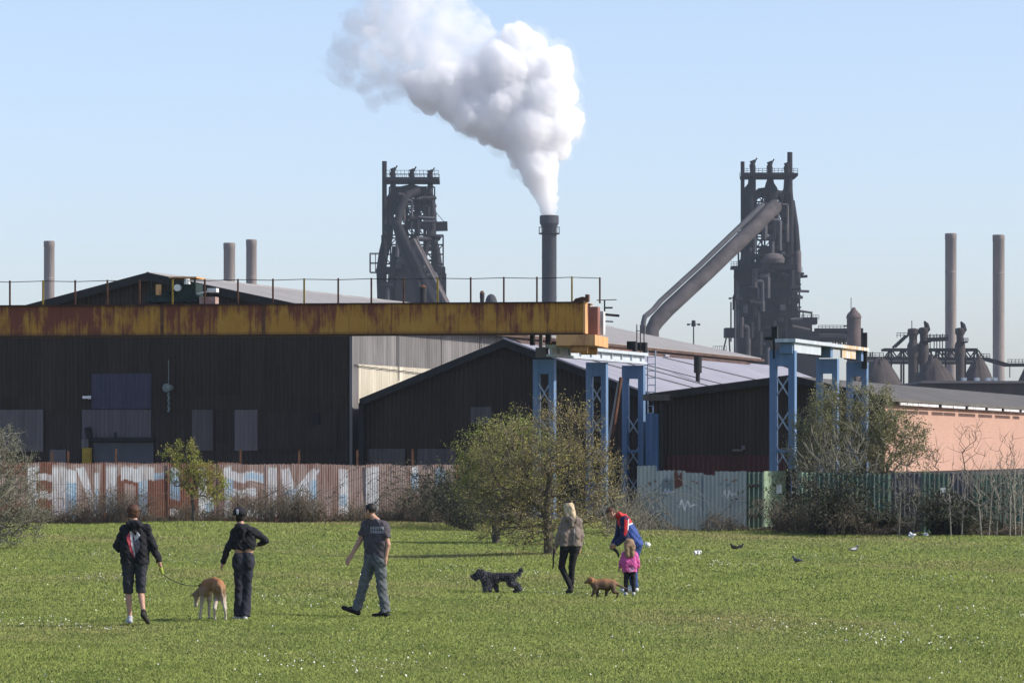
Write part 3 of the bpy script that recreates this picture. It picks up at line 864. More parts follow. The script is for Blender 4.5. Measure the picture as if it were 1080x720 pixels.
# ---------------------------------------------------------------- fences
def fence_mat(name, rust, wash, white, blue, wear=(.38, .62), streak_rust=.5):
    t = NT(name); a = t.attr('paint'); s = t.node('ShaderNodeSeparateColor'); t.l.new(a, s.inputs[0])
    n = t.noise(1.6, 5, .65, (1.4, 1, .22)); n2 = t.noise(4.2, 4, .7, (2.4, 1, .10)); nb = t.noise(.8, 4, .6)
    c = t.mix(t.ramp(n, .3, .7), rust, tuple(x * 1.5 for x in rust))
    wr = t.math('ADD', t.math('MULTIPLY', n, .5), t.math('MULTIPLY', n2, .5))
    def cov(ch, lo, hi): return t.math('MULTIPLY', ch, t.ramp(wr, lo, hi))
    c = t.mix(cov(s.outputs[2], *wear), c, wash)
    c = t.mix(cov(s.outputs[0], wear[0] - .05, wear[1] - .08), c, t.mix(t.ramp(nb, .4, .65), white, tuple(x * .78 for x in white)))
    c = t.mix(cov(s.outputs[1], wear[0] - .03, wear[1] - .03), c, blue)
    c = t.mix(t.math('MULTIPLY', t.ramp(n2, .54, .70), streak_rust), c, tuple(x * .7 for x in rust))
    return t.done(c, .8)

def sheet(name, par, m, x0, x1, zt, paint, pitch=.085, depth=.005, rows=46, lean=0.0, y=0.0):
    nc = max(4, int((x1 - x0) / pitch * 6)); X = np.linspace(x0, x1, nc); Zr = np.linspace(.0, 1, rows)
    jag = zt + .012 * np.sin(X * 37) + .02 * np.sin(X * 3.1 + x0 * 7)
    Xg, T = np.meshgrid(X, Zr, indexing='ij'); Zg = T * jag[:, None]
    Yg = y + depth * np.sin(Xg * 2 * math.pi / pitch) + lean * Zg
    V = np.stack([Xg, Yg, Zg], -1).reshape(-1, 3)
    i, j = np.meshgrid(np.arange(nc - 1), np.arange(rows - 1), indexing='ij'); b = (i * rows + j).ravel()
    me = np_mesh(name, V, [np.stack([b, b + rows, b + rows + 1, b + 1], 1)], m, True)
    a = me.color_attributes.new('paint', 'FLOAT_COLOR', 'POINT')
    a.data.foreach_set('color', paint(V[:, 0], V[:, 2]).astype(np.float32).ravel())
    return link(name, me, par)

def in_poly(px, py, poly):
    r = np.zeros(len(px), bool); n = len(poly)
    for i in range(n):
        (x1, y1), (x2, y2) = poly[i], poly[(i + 1) % n]
        c = (y1 > py) != (y2 > py)
        r ^= c & (px < (x2 - x1) * (py - y1) / (y2 - y1 + 1e-9) + x1)
    return r
def rect(a, b, c, d): return [(a, b), (c, b), (c, d), (a, d)]

FL = Frame(P(-30, 551, 136.2), -R(9)); FL.O.z = 0
fl = FL.empty('corrugated_fence', 'rusty corrugated fence with worn white and blue graffiti letters at the left', 'fence')
KPX = 4000 / 137.6
WHITE = [rect(27, 487, 36, 545), rect(36, 487, 40, 497), rect(36, 499, 53, 506), rect(33, 518, 53, 525), rect(30, 537, 52, 544),          # E
         rect(53, 487, 68, 545), rect(68, 494, 79, 520), [(79, 492), (88, 492), (104, 541), (97, 541)], rect(98, 497, 103, 540), rect(109, 487, 121, 540),   # N
         rect(125, 492, 160, 506), rect(143, 490, 153, 520),                # T
         rect(177, 492, 188, 505), rect(177, 536, 188, 544),             # I
         rect(207, 492, 215, 545), rect(213, 523, 222, 543),
         rect(240, 497, 276, 507), rect(232, 492, 241, 545), rect(241, 515, 268, 523), rect(241, 537, 277, 545),                      # E
         rect(281, 493, 290, 544), [(294, 493), (303, 493), (312, 533), (299, 533)], [(309, 514), (316, 505), (325, 495), (335, 495), (316, 526), (308, 526)], rect(322, 502, 331, 545),  # K
         rect(356, 493, 366, 540), rect(384, 492, 398, 545), rect(433, 492, 441, 520)]
BLUE = [rect(68, 507, 79, 545), rect(98, 515, 103, 541), rect(110, 520, 121, 541), rect(143, 506, 153, 543), rect(160, 497, 171, 504), rect(177, 497, 188, 526), rect(214, 530, 222, 544),
        rect(232, 505, 243, 525), rect(255, 499, 276, 506), rect(297, 516, 312, 533), rect(322, 507, 331, 530), rect(356, 520, 364, 532), rect(432, 500, 440, 518), rect(459, 494, 470, 513)]
WASH = [rect(68, 487, 106, 545), rect(121, 487, 176, 500), rect(128, 510, 140, 545), rect(222, 487, 300, 545), rect(300, 487, 480, 545), rect(-40, 500, 27, 530)]
def paint_left(x, z):
    px = -30 + x * KPX; py = 550 - z * KPX
    rib = np.floor(x / .17); px = px + .7 * np.sin(rib * 12.9); py = py + 1.3 * np.sin(rib * 7.7)
    o = np.zeros((len(x), 4)); o[:, 3] = 1
    for ch, polys, v in ((2, WASH, .95), (0, WHITE, .95), (1, BLUE, .95)):
        for p in polys: o[in_poly(px, py, p), ch] = v
    o[:, 0] *= np.clip((2.16 - z) / .22, .3, 1)
    o[z > 2.10, 2] *= .4
    return o
M['graffiti'] = fence_mat('rusty_graffiti_sheet', (.155, .068, .044), (.45, .37, .325), (.74, .75, .74), (.28, .47, .61))
xf, k = 0.0, 0
while xf < 17.6:
    w = rng.uniform(.78, 1.02)
    if abs(-30 + (xf) * KPX - 53) < 8: pass
    sheet('fence_sheet', fl, M['graffiti'], xf, xf + w + .03, 2.19 - .0065 * xf + rng.uniform(-.03, .03), paint_left, lean=rng.uniform(-.015, .02), y=.012 * (k % 2))
    xf += w; k += 1
for px in (-14, 53, 70, 120, 251, 313, 375, 434):
    x = (px + 30) / KPX
    MB().bar((x, .09, 0), (x + .015, .09, 2.63 + rng.uniform(-.06, .05)), .075).build('fence_post', M['rust_post'] if 'rust_post' in M else M['rust'], fl)
b = MB().box((0, .05, .5), (17.6, .10, .58)).box((0, .05, 1.7), (17.6, .10, 1.78)); b.build('fence_rail', M['rust'], fl)

def near_line(x, z, pts, r):
    o = np.zeros(len(x), bool)
    for (x0, z0), (x1, z1) in zip(pts[:-1], pts[1:]):
        dx, dz = x1 - x0, z1 - z0; t = np.clip(((x - x0) * dx + (z - z0) * dz) / (dx * dx + dz * dz + 1e-9), 0, 1)
        o |= np.hypot(x - x0 - t * dx, z - z0 - t * dz) < r
    return o
FM = Frame(P(672, 559, 124), -R(1)); FM.O.z = 0
fm = FM.empty('corrugated_fence', 'pale blue grey corrugated fence with faint scrawls under the maroon wall', 'fence')
M['bluegrey'] = fence_mat('blue_grey_sheet', (.125, .155, .165), (.17, .20, .205), (.55, .58, .60), (.15, .20, .25), (.4, .62), .0)
KM = 4000 / 124
scr = []
for px, py, sc_ in ((716, 535, 1.0), (762, 523, .8), (700, 520, .6)):
    x0 = (px - 672) / KM; z0 = (559 - py) / KM
    scr.append([(x0 + sc_ * .095 * k, z0 + sc_ * (.17 if k % 2 else 0) + sc_ * .09 * math.sin(k * 2.3)) for k in range(7)])
def paint_mid(x, z):
    o = np.zeros((len(x), 4)); o[:, 3] = 1
    o[:, 2] = .5 + .5 * np.sin(x * 5.1)
    for s_ in scr: o[near_line(x, z, s_, .022), 0] = .9
    return o
px = 672
for w, top in ((20, 492.5), (30, 497.5), (20, 499), (12, 501.5), (16, 498.5), (17, 498)):
    sheet('fence_sheet', fm, M['bluegrey'], (px - 672) / KM, (px + w - 672) / KM + .02, (560 - top) / KM, paint_mid, pitch=.13, depth=.0022, rows=60, lean=rng.uniform(-.01, .01), y=.01 * (w % 2))
    px += w
MB().box((0, .05, .4), (4.0, .1, .5)).box((0, .05, 1.4), (4.0, .1, 1.5)).build('fence_rail', M['trim'], fm)
xa = (715 - 672) / KM
o = MB().prism([(xa - .1, 1.35), (xa + .14, 1.45), (xa + .12, 1.95), (xa + .02, 1.75), (xa - .05, 1.98), (xa - .12, 1.9)], 'y', -.07, -.05)
o.build('torn_sheet', M['maroon'], fm)
for kx, kz in ((12, 8), (18, 6), (30, 6), (58, 6), (62, 8), (93, 5), (103, 5), (100, 6)):
    MB().box((kx / KM, -.035, (555 - 498 - kz) / KM), (kx / KM + .07, -.028, (555 - 498 - kz) / KM + .05)).build('rust_spot', M['rust'], fm)

# green stretch that turns into the sun
M['green_sheet'] = cladding('green_sheet', (.075, .12, .095), (.10, .15, .115), (.9, 0, 9), .25)
M['green_lit'] = cladding('sunlit_green_sheet', (.20, .28, .18), (.28, .36, .24), (.9, 0, 9), .15, None)  # lighter copy of the green sheet, with sunlight put into its colour
M['grey_fence'] = cladding('grey_fence_sheet', (.085, .085, .095), (.11, .105, .115), (.9, 0, 9), .2)
A0 = P(790, 559, 124.3); A0.z = 0
fg = empty('corrugated_fence', A0, 0, 'short green corrugated fence turning at its right end into a sunlit pale panel', 'fence')
corr_obj('fence_sheet', M['green_sheet'], fg, (-.12, -.04), (.50, -.04), 0, 1.90, pitch=.15)
c1 = P(829, 556, 126.6) - A0
corr_obj('fence_sheet', M['green_lit'], fg, (.50, -.04), (c1.x, c1.y), 0, 1.93, pitch=.15)
MB().box((c1.x - .42, c1.y - 1.35, 1.18), (c1.x - .24, c1.y - 1.33, 1.48)).build('notice', M['white_paint'], fg)
b = MB()
for px in (831.5, 837.5): 
    q = P(px, 550, 126.5) - A0; b.box((q.x - .07, q.y - .07, 0), (q.x + .07, q.y + .07, 2.0))
q0, q1 = P(829, 540, 126.5) - A0, P(842, 540, 126.5) - A0
b.box((q0.x, q0.y + .1, .3), (q1.x, q1.y + .14, .4))
b.build('gate_post', M['black'], fg)

FR = Frame(P(842, 563, 120.5), R(1)); FR.O.z = 0
fr_ = FR.empty('corrugated_fence', 'dark green and grey sheet fence behind the bare saplings at the right', 'fence')
KR = 4000 / 120.5; px = 842
for w, mm, top in ((18, 'green_lit', 500), (30, 'green_sheet', 501), (28, 'green_sheet', 502), (22, 'green_sheet', 502), (31, 'grey_fence', 501), (30, 'green_sheet', 501), (25, 'grey_fence', 501), (30, 'green_sheet', 502), (30, 'green_sheet', 501.5), (40, 'green_sheet', 502), (40, 'green_sheet', 502), (42, 'grey_fence', 502), (44, 'green_sheet', 501), (44, 'green_sheet', 502)):
    corr_obj('fence_sheet', M[mm], fr_, ((px - 842) / KR, .02 * (w % 2)), ((px + w - 842) / KR, .02 * (w % 2)), 0, (563.5 - top) / KR, pitch=.15, depth=.03)
    px += w
xa = (994 - 842) / KR
MB().box((xa - .08, -.06, 1.18), (xa + .08, -.04, 1.42)).build('notice', M['white_paint'], fr_)
MB().box((0, .08, .5), (9.7, .13, .6)).box((0, .08, 1.5), (9.7, .13, 1.6)).build('fence_rail', M['trim'], fr_)

# ---------------------------------------------------------------- the ironworks far behind
def chimney(px0, px1, ptop, Y, label, m, flare=1.0, ring=False, group=None, py0=HOR):
    c = P((px0 + px1) / 2, HOR, Y); r = (px1 - px0) / 2 * Y / FOC; h = EYE + (HOR - ptop) / FOC * Y
    ch = empty('chimney', (c.x, Y, 0), 0, label, 'chimney', group)
    pr = [(r * flare, 0), (r * (1 + (flare - 1) * .3), h * .25), (r, h * .5), (r, h - r * 1.1), (r * 1.04, h - r * 1.05), (r * 1.04, h - .1), (r * .86, h), (r * .8, h - .6), (.05, h - .8)]
    MB().lathe((0, 0, 0), pr, 28).build('shaft', m, ch, True)
    b = MB()
    for k in range(4): b.lathe((0, 0, 0), [(r * 1.03, h * (.35 + .16 * k)), (r * 1.03, h * (.35 + .16 * k) + .25)], 28)
    b.build('band', m, ch)
    if ring:
        b = MB().lathe((0, 0, 0), [(r * .98, h - 2.3), (r * 1.3, h - 1.5), (r * 1.3, h - .1), (r * .85, h)], 28)
        b.build('rim', m, ch)
        b = MB().lathe((0, 0, 0), [(r * 1.0, h - 3.6), (r * 1.42, h - 3.5), (r * 1.42, h - 3.3), (r * 1.0, h - 3.3)], 24)
        for k in range(18):
            t = k / 18 * 2 * math.pi; x, y = r * 1.4 * math.cos(t), r * 1.4 * math.sin(t); x2, y2 = r * 1.4 * math.cos(t + .35), r * 1.4 * math.sin(t + .35)
            b.bar((x, y, h - 3.3), (x, y, h - 2.2), .07); b.bar((x, y, h - 2.2), (x2, y2, h - 2.2), .07)
        b.build('platform', M['steel_dark'], ch)
    return ch
chimney(571.5, 587, 227, 700, 'dark grey chimney giving off the white steam plume', M['chim_dark'], 1.12, True)
chimney(46.3, 57.5, 254, 720, 'pale chimney above the left end of the shed roof', M['chim_pale'])
chimney(235.8, 248, 256, 720, 'shorter left one of two pale chimneys behind the shed roof', M['chim_pale'])
chimney(259.6, 270.7, 252.5, 740, 'taller right one of two pale chimneys behind the shed roof', M['chim_pale'])
chimney(996.8, 1008.8, 246, 700, 'tall pale chimney rising among the stoves at the right', M['chim_pale'])
chimney(1047, 1059.5, 247.5, 690, 'tall pale chimney by the right edge beyond the dark heap', M['chim_pale'])

class Far:
    def __init__(s, Y): s.Y = Y
    def __call__(s, px, py, d=0.0): return P(px, py, s.Y) + Vector((0, d, 0))
def lattice(b, f, x0, x1, y0, y1, nx, ny, d, w=.28, seed=1, fill=.75):
    """a storeyed steel frame: posts, beams and some braces"""
    rr = random.Random(seed)
    xs = [x0 + (x1 - x0) * i / nx for i in range(nx + 1)]; ys = [y0 + (y1 - y0) * j / ny for j in range(ny + 1)]
    for x in xs: b.bar(f(x, y0, d), f(x, y1, d), w)
    for y in ys: b.bar(f(x0, y, d), f(x1, y, d), w)
    for i in range(nx):
        for j in range(ny):
            if rr.random() < fill:
                p, q = (xs[i], ys[j]), (xs[i+1], ys[j+1])
                if rr.random() < .5: p, q = (xs[i+1], ys[j]), (xs[i], ys[j+1])
                b.bar(f(*p, d), f(*q, d), w * .7)
def railing(b, f, x0, x1, y, d, n=12, h=6.5, w=.09):
    for k in range(n + 1):
        x = x0 + (x1 - x0) * k / n; b.bar(f(x, y, d), f(x, y - h, d), w)
    for g in (.5, 1): b.bar(f(x0, y - h * g, d), f(x1, y - h * g, d), w)
def bleeder(f, par, px, py_top, py_bot, d, name='bleeder_valve'):
    b = MB().tube([f(px, py_bot, d), f(px, py_top + 6, d)], .62, 10).tube([f(px - 2.4, py_top + 6, d), f(px + 2.2, py_top + 6, d)], .45, 8)
    b.tube([f(px, py_top + 7, d), f(px, py_top + 1.5, d)], .5, 8).tube([f(px - 2.6, py_top + 3, d), f(px + 2.6, py_top + 1, d)], .36, 8).bar(f(px + 1.5, py_top + 3, d), f(px + 4.4, py_top - 2.2, d), .28)
    b.box(f(px - 3.3, py_top + 7, d) - Vector((0, .5, .2)), f(px - 1.8, py_top + 4.6, d) + Vector((0, .5, 0)))
    b.build(name, M['steel_dark'], par)

f = Far(800)
def child(b, name, m, root, smooth=True):
    """link a mesh built in world coordinates under a root placed elsewhere"""
    o = b.build(name, m, root, smooth); 
    for v in o.data.vertices: v.co -= root.location
    return o
def far_root(name, px, Y, label, cat, group=None):
    c = P(px, HOR, Y); return empty(name, (c.x, Y, 0), 0, label, cat, group)

class Under:
    """lets MB.build land its world coordinates under a root"""
    def __init__(s, root): s.r = root
_build = MB.build
def build_under(self, name, m, parent=None, smooth=False, loc=None, rz=0.0, bevel=0):
    if isinstance(parent, Under):
        o = _build(self, name, m, parent.r, smooth, loc, rz, bevel)
        L = parent.r.location
        n = len(o.data.vertices); co = np.empty(n * 3, np.float32); o.data.vertices.foreach_get('co', co)
        co = (co.reshape(-1, 3) - np.array(L, np.float32)).ravel(); o.data.vertices.foreach_set('co', co); o.data.update()
        return o
    return _build(self, name, m, parent, smooth, loc, rz, bevel)
MB.build = build_under

# --- furnace at the left, seen above the crane beam
u1 = Under(far_root('blast_furnace', 435, 800, 'dark blast furnace tower left of the steaming chimney', 'blast furnace'))
sd_, sb_ = M['steel_dark'], M['steel_brown']
MB().tube([f(406.3, 330, -5), f(406.3, 172, -5)], .5, 8).tube([f(405, 178, -5), f(405, 185, -5)], .25, 6).tube([f(407.5, 200, -5), f(407.5, 330, -5)], .3, 6).build('mast', sd_, u1)
MB().box(f(406, 192.5, -6), f(463.5, 189, 6)).build('top_platform', sd_, u1)
b = MB()
for d in (-6, 6): railing(b, f, 408, 463, 189, d, 14, 7)
b.build('railing', sd_, u1)
for px, d in ((415, -3), (434.5, 0), (453.5, 3)): bleeder(f, u1, px, 178, 205, d)
b = MB()
for d in (-4, 4):
    b.tube([f(415, 200, d), f(415.5, 206, d), f(412, 214, d), f(410, 225, d), f(409, 250, d), f(404.5, 268, d), f(402, 285, d), f(403, 330, d)], [0.5, 0.66, 0.94, 0.99, 0.94, 0.88, 0.88, 0.83], 12)
    b.tube([f(453.5, 200, d), f(454, 212, d), f(455.5, 225, d), f(455, 248, d), f(459.5, 262, d), f(461.5, 275, d), f(461.5, 330, d)], [0.5, 0.77, 0.94, 0.94, 0.83, 0.83, 0.77], 12)
b.build('uptake', sd_, u1, True)
MB().tube([f(410, 215, -4), f(417, 204, -2), f(434, 200, 0), f(448, 203, 2), f(456, 218, 4)], [0.94, 1.1, 1.21, 1.1, 0.94], 12).tube([f(417, 222, 3), f(421, 208, 3), f(436, 203, 3)], 0.83, 12).build('gas_main', sd_, u1, True)
MB().tube([f(442, 203, -6), f(431, 208, -8), f(424, 224, -10), f(421, 240, -12), f(428, 256, -14), f(442, 284, -17), f(462, 330, -20)], [.8, .85, .85, .85, .9, .95, .95], 14).build('downcomer', sd_, u1, True)
MB().tube([f(416, 236, -10), f(420, 240, -12), f(428, 268, -14), f(440, 300, -16), f(448, 330, -17)], 0.94, 12).build('downcomer', sd_, u1, True)
b = MB().bar(f(439, 258, -22), f(476, 330, -26), 1.1, .5).bar(f(436, 262, -22), f(468, 330, -26), .45).bar(f(442, 258, -20), f(478, 330, -24), .45)
for k in range(10): b.bar(f(439 + 3.7 * k, 258 + 7.2 * k, -23), f(436 + 3.4 * k, 262 + 7 * k, -23), .25)
b.build('skip_bridge', sb_, u1)
b = MB()
lattice(b, f, 428, 456, 206, 300, 4, 8, -5, .32, 3, .8); lattice(b, f, 428, 456, 206, 300, 3, 7, 5, .35, 5, .8)
for j, y in enumerate((212, 229, 239, 262, 281)): b.box(f(420 + j, y + 1.2, -6), f(457, y - .6, 6))
lattice(b, f, 404, 468, 250, 300, 7, 5, -7, .3, 21, .8); lattice(b, f, 410, 458, 196, 250, 5, 5, 4, .3, 22, .6)
b.build('steel_frame', sd_, u1)
MB().box(f(434, 239, -4), f(444, 224, 4)).box(f(437, 222, -3), f(447, 214, 3)).box(f(429, 240, -2), f(441, 233, 2)).build('charging_gear', sd_, u1)
for q_, w_ in (([(455, 246, -6), (449, 268, -8), (446, 300, -8)], .6), ([(418, 262, -8), (416, 300, -8)], .7), ([(430, 250, 6), (424, 275, 6), (424, 320, 6)], .77)): MB().tube([f(*z_) for z_ in q_], w_, 10).build('side_pipe', sd_, u1, True)
MB().bar(f(456, 239, 0), f(472, 238.5, 0), .7, 2).bar(f(458, 222, 0), f(471, 237, 0), .12).bar(f(457, 239, 0), f(471, 242, 0), .2).build('jib', sd_, u1)
c = P(433, 300, 800)
MB().lathe((c.x, 800, 0), [(5.0, 0), (5.2, EYE + 165/5), (4.6, EYE + 190/5), (2.6, EYE + 208/5), (1.6, EYE + 222/5)], 28).build('furnace_shell', sd_, u1, True)
MB().lathe((P(431, 282, 800).x, 790, EYE + (475 - 282) / 5), [(.6, 0), (2.2, .2), (2.3, .9), (1.8, 1.7), (.9, 2.0)], 16).build('bell', sb_, u1, True)
b = MB()
for (x0, x1, y0, y1, d) in ((402, 414, 330, 299, -6), (415, 470, 330, 287, 7), (402, 470, 290, 283, -5), (419, 448, 330, 290, -8), (403, 466, 306, 300, 0), (455, 467, 330, 300, -3)):
    b.box(f(x0, y0, d - 2.5), f(x1, y1, d + 2.5))
b.build('cast_house', sd_, u1)
b = MB()
lattice(b, f, 390, 402, 267, 287, 2, 2, 0, .16, 1, 0); lattice(b, f, 390, 402, 267, 287, 1, 2, 4, .16, 1, 0); b.box(f(396, 287, -2), f(405, 284, 4)); b.bar(f(400, 285, 0), f(400, 330, 0), .3); b.bar(f(403.5, 285, 2), f(403.5, 330, 2), .3)
b.build('side_platform', sd_, u1); b = MB()
b.bar(f(468, 285, 0), f(468, 330, 0), .35); b.bar(f(464, 287, 0), f(469, 287, 0), .35); railing(b, f, 463, 468.5, 287, 0, 3, 5); b.bar(f(465, 287, -3), f(465, 330, -3), .3)
b.build('side_platform', sd_, u1)

# --- furnace at the right
u2 = Under(far_root('blast_furnace', 808, 800, 'dark blast furnace tower with long inclined downcomer pipe', 'blast furnace'))
MB().tube([f(782, 290, -4), f(782, 172, -4)], .42, 8).build('mast', sd_, u2)
MB().tube([f(834.5, 300, 4), f(834.5, 159, 4)], [.75, .55], 8).build('mast', sd_, u2)
MB().box(f(782, 187.5, -6), f(839.5, 184.5, 6)).build('top_platform', sd_, u2)
b = MB()
for d in (-6, 6): railing(b, f, 782, 839, 184.5, d, 14, 4.5)
b.build('railing', sd_, u2)
for px, d in ((793, -3), (812, 0), (831, 3)): bleeder(f, u2, px, 170, 192, d)
b = MB()
for d in (-4, 4):
    b.tube([f(793, 186, d), f(793, 193, d), f(790.5, 199, d), f(790, 215, d), f(789, 260, d), f(786, 300, d)], [0.5, 0.61, 1.1, 1.26, 1.21, 1.21], 12)
    b.tube([f(831, 186, d), f(831, 197, d), f(830, 207, d), f(831, 222, d), f(830, 300, d)], [0.5, 0.66, 0.99, 1.16, 1.21], 12)
    b.tube([f(834, 213, d), f(837, 240, d), f(838.5, 262, d), f(839, 300, d)], [0.55, 0.77, 0.83, 0.77], 12)
b.build('uptake', sd_, u2, True)
MB().tube([f(813, 186, 0), f(812, 193, 0), f(813, 199, 0), f(813, 212, 0), f(808, 222, 0)], [0.5, 0.88, 1.43, 1.43, 1.21], 14).tube([f(791, 212, -2), f(801, 203, -1), f(813, 203, 0), f(822, 205, 1), f(831, 212, 2)], [0.94, 0.88, 1.21, 0.88, 0.94], 12).build('gas_main', sd_, u2, True)
MB().tube([f(815, 220, -9), f(806, 228.5, -11), f(791, 244, -13), f(740, 293, -18), f(700, 330, -22), f(688, 343, -23), f(683, 352, -24), f(682, 400, -24)], [1.5, 1.55, 1.55, 1.55, 1.55, 1.55, 1.5, 1.5], 18).build('downcomer', sb_, u2, True)
b = MB().tube([f(801, 219, -12), f(783.5, 236, -14), f(732.5, 285, -19), f(692, 322, -23), f(684.5, 331, -24), f(675.5, 338.5, -26), f(674, 345, -26), f(674, 400, -26)], [0.5, 0.55, 0.55, 0.55, 0.55, 0.55, 0.55, 0.55], 12)
b.build('gas_pipe', M['steel_grey'], u2, True)
b = MB()
lattice(b, f, 796, 832, 206, 285, 4, 7, -5, .3, 8, .7); lattice(b, f, 796, 832, 206, 285, 3, 6, 5, .3, 9, .7)
b.box(f(796, 244, -6), f(830, 240.5, 6)); b.box(f(790, 272, -6), f(834, 269, 6)); b.box(f(800, 226, -3), f(830, 224, 3))
lattice(b, f, 780, 838, 240, 300, 7, 5, 4, .35, 31, .8); lattice(b, f, 786, 836, 200, 245, 5, 4, 5, .3, 32, .6)
b.build('steel_frame', sd_, u2)
MB().prism([((799 - 540) * .2, 0), ((807 - 540) * .2, 12), ((811 - 540) * .2, 24), ((820 - 540) * .2, 6), ((823 - 540) * .2, 0)], 'y', 796, 803)
MB().box(f(800, 244, -3), f(820, 232, 3)).box(f(806, 233, -3), f(816, 222, 2)).build('charging_gear', sd_, u2)
MB().box(f(802, 269, -3), f(826, 261, 3)).build('hopper', sd_, u2)
MB().tube([f(836, 250, -3), f(839, 268, -4), f(839.5, 288, -4)], [.66, .94, .88], 10).build('side_pipe', sb_, u2, True)
MB().tube([f(806, 262, 2), f(806, 300, 2)], 1.2, 12).build('side_pipe', sd_, u2, True)
c = P(812, 300, 800)
MB().lathe((c.x, 800, 0), [(5.0, 0), (5.2, EYE + 165/5), (4.6, EYE + 188/5), (2.6, EYE + 203/5), (1.6, EYE + 215/5)], 28).build('furnace_shell', sd_, u2, True)
MB().lathe((P(812, 280, 800).x, 789, EYE + (475 - 281) / 5), [(.6, 0), (2.2, .2), (2.4, 1.0), (1.8, 1.9), (.9, 2.2)], 16).build('bell', sb_, u2, True)
b = MB()
b.box(f(777, 420, -8), f(785.5, 281, 8)); b.box(f(788, 420, -8), f(796.5, 281, 8)); b.box(f(799, 420, -8), f(833, 286, 8)); b.box(f(777, 300, -8), f(838, 281, 8)); b.box(f(783, 420, -8), f(834, 338, 8)); b.box(f(786, 316, -8), f(832, 309, 8)); b.box(f(834, 420, -6), f(839, 300, 6))
b.box(f(777, 327, -8), f(798, 324, 8))
b.build('cast_house', sd_, u2)
b = MB()
for x in (784, 792, 801, 809, 818, 826, 835):
    for y in range(290, 400, 14): b.bar(f(x, y, -9.2), f(x + (3 if y % 4 else -3), y + 12, -9.2), .35)
for y in (300, 318, 335, 352, 366): b.box(f(776, y + .8, -10), f(840, y - .6, -8.2)); railing(b, f, 777, 839, y - .6, -10, 14, 4.5)
b.build('gallery', M['steel_dark'], u2)
b = MB()
b.box(f(771, 284, -3), f(783, 281, 3)); railing(b, f, 771, 783, 281, 0, 4, 5)
b.bar(f(775, 283, 0), f(775, 400, 0), .4); b.bar(f(771.5, 318, 2), f(771.5, 360, 2), .3)
b.build('side_platform', sd_, u2); b = MB()
b.box(f(838, 290, -3), f(847, 288, 3)); railing(b, f, 838, 846, 288, 0, 3, 6); b.bar(f(843, 288, 0), f(843, 345, 0), .35)
for y in (300, 312, 324): b.bar(f(836, y, 0), f(845, y, 0), .3)
b.build('side_platform', sd_, u2); b = MB()
b.box(f(764, 356, -3), f(777, 346, 3)); b.bar(f(766, 356, 0), f(762, 374, 0), .3); b.bar(f(769, 356, 0), f(770, 374, 0), .3); b.box(f(752, 376, -3), f(777, 373, 3)); railing(b, f, 752, 766, 373, 0, 6, 8); b.bar(f(754, 376, 0), f(752, 392, 0), .25); b.box(f(760, 384, -2), f(778, 380, 2))
b.build('side_platform', sd_, u2)
b = MB()
b.box(f(836, 400, -5), f(862, 350, 5)); b.box(f(838, 350, -4), f(855, 338, 4)); b.box(f(848, 342, -3), f(861, 335, 3)); b.bar(f(856, 338, 0), f(856, 330, 0), .3); b.bar(f(847, 338, 0), f(847, 329, 0), .25); railing(b, f, 838, 862, 338, -4, 8, 5)
b.build('pump_house', sd_, u2)
b = MB().tube([f(838, 356, -4), f(895, 357, -4)], 0.99, 10).box(f(860, 349, -3), f(895, 346.5, 3)); railing(b, f, 862, 893, 346.5, -3, 8, 3)
b.tube([f(858, 349, -2), f(893, 350, -2)], 0.54, 8)
b.build('gas_duct', sd_, u2)

def clutter(f, u, boxes, seed, zones):
    """vessels, ducts and service boxes hung about the tower"""
    r = random.Random(seed)
    for x0, x1, y0, y1, d, nb, npi in zones:
        for _ in range(nb):
            x, y = r.uniform(x0, x1), r.uniform(y0, y1); w_, h_ = r.uniform(2, 6), r.uniform(2, 7)
            MB().box(f(x, y, d - r.uniform(.4, 1.6)), f(x + w_, y - h_, d + 1)).build('equipment_box', r.choice((sd_, sd_, M['steel_grey'])), u)
        for _ in range(npi):
            x, y = r.uniform(x0, x1), r.uniform(y0, y1); l = r.uniform(8, 30)
            pts = [f(x, y, d - 1), f(x, y + l, d - 1)]
            if r.random() < .5: pts = [f(x - r.uniform(3, 9), y - 2, d - 1), f(x - .6, y - 1.5, d - 1)] + pts
            if r.random() < .35: pts = [f(x, y, d - 1.3), f(x + r.uniform(8, 20), y + r.uniform(-2, 4), d - 1.3)]
            MB().tube(pts, r.uniform(.25, .6), 7).build('service_pipe', r.choice((sd_, M['steel_grey'], sb_)), u, True)
clutter(f, u1, 0, 5, [(404, 460, 205, 290, -8, 14, 12), (402, 464, 285, 312, -9, 10, 8)])
clutter(f, u2, 0, 6, [(788, 830, 205, 285, -8, 12, 10), (777, 834, 285, 372, -10, 22, 22), (773, 779, 290, 372, 0, 5, 3), (835, 841, 285, 340, 0, 6, 4)])

# --- tank with a pointed cap beside it
u = Under(far_root('storage_tank', 900.5, 700, 'rust brown tank with pointed cap and thin aerial right of the furnace', 'tank'))
c = P(900.5, 475, 700); k7 = 700 / FOC
zz = lambda py: EYE + (HOR - py) * k7
MB().lathe((c.x, 700, 0), [(1.3, 0), (1.3, zz(336)), (1.4, zz(335.5)), (1.4, zz(334)), (1.2, zz(331)), (.5, zz(327)), (.3, zz(324.5)), (.15, zz(324))], 24).build('shell', plain('rusty_tank', (.105, .075, .07), .3, .5), u, True)
b = MB().bar((c.x - .6, 699, zz(331)), (c.x - .6, 699, zz(314)), .12).box((c.x - 2.0, 699, zz(352)), (c.x - 1.3, 700.5, zz(350))).box((c.x - 1.9, 699, zz(344)), (c.x - 1.3, 700.5, zz(343)))
b.build('aerial', sd_, u)
MB().tube([P(908.5, 420, 702), P(908.5, 346, 702)], .35, 8).build('pipe', sd_, u)

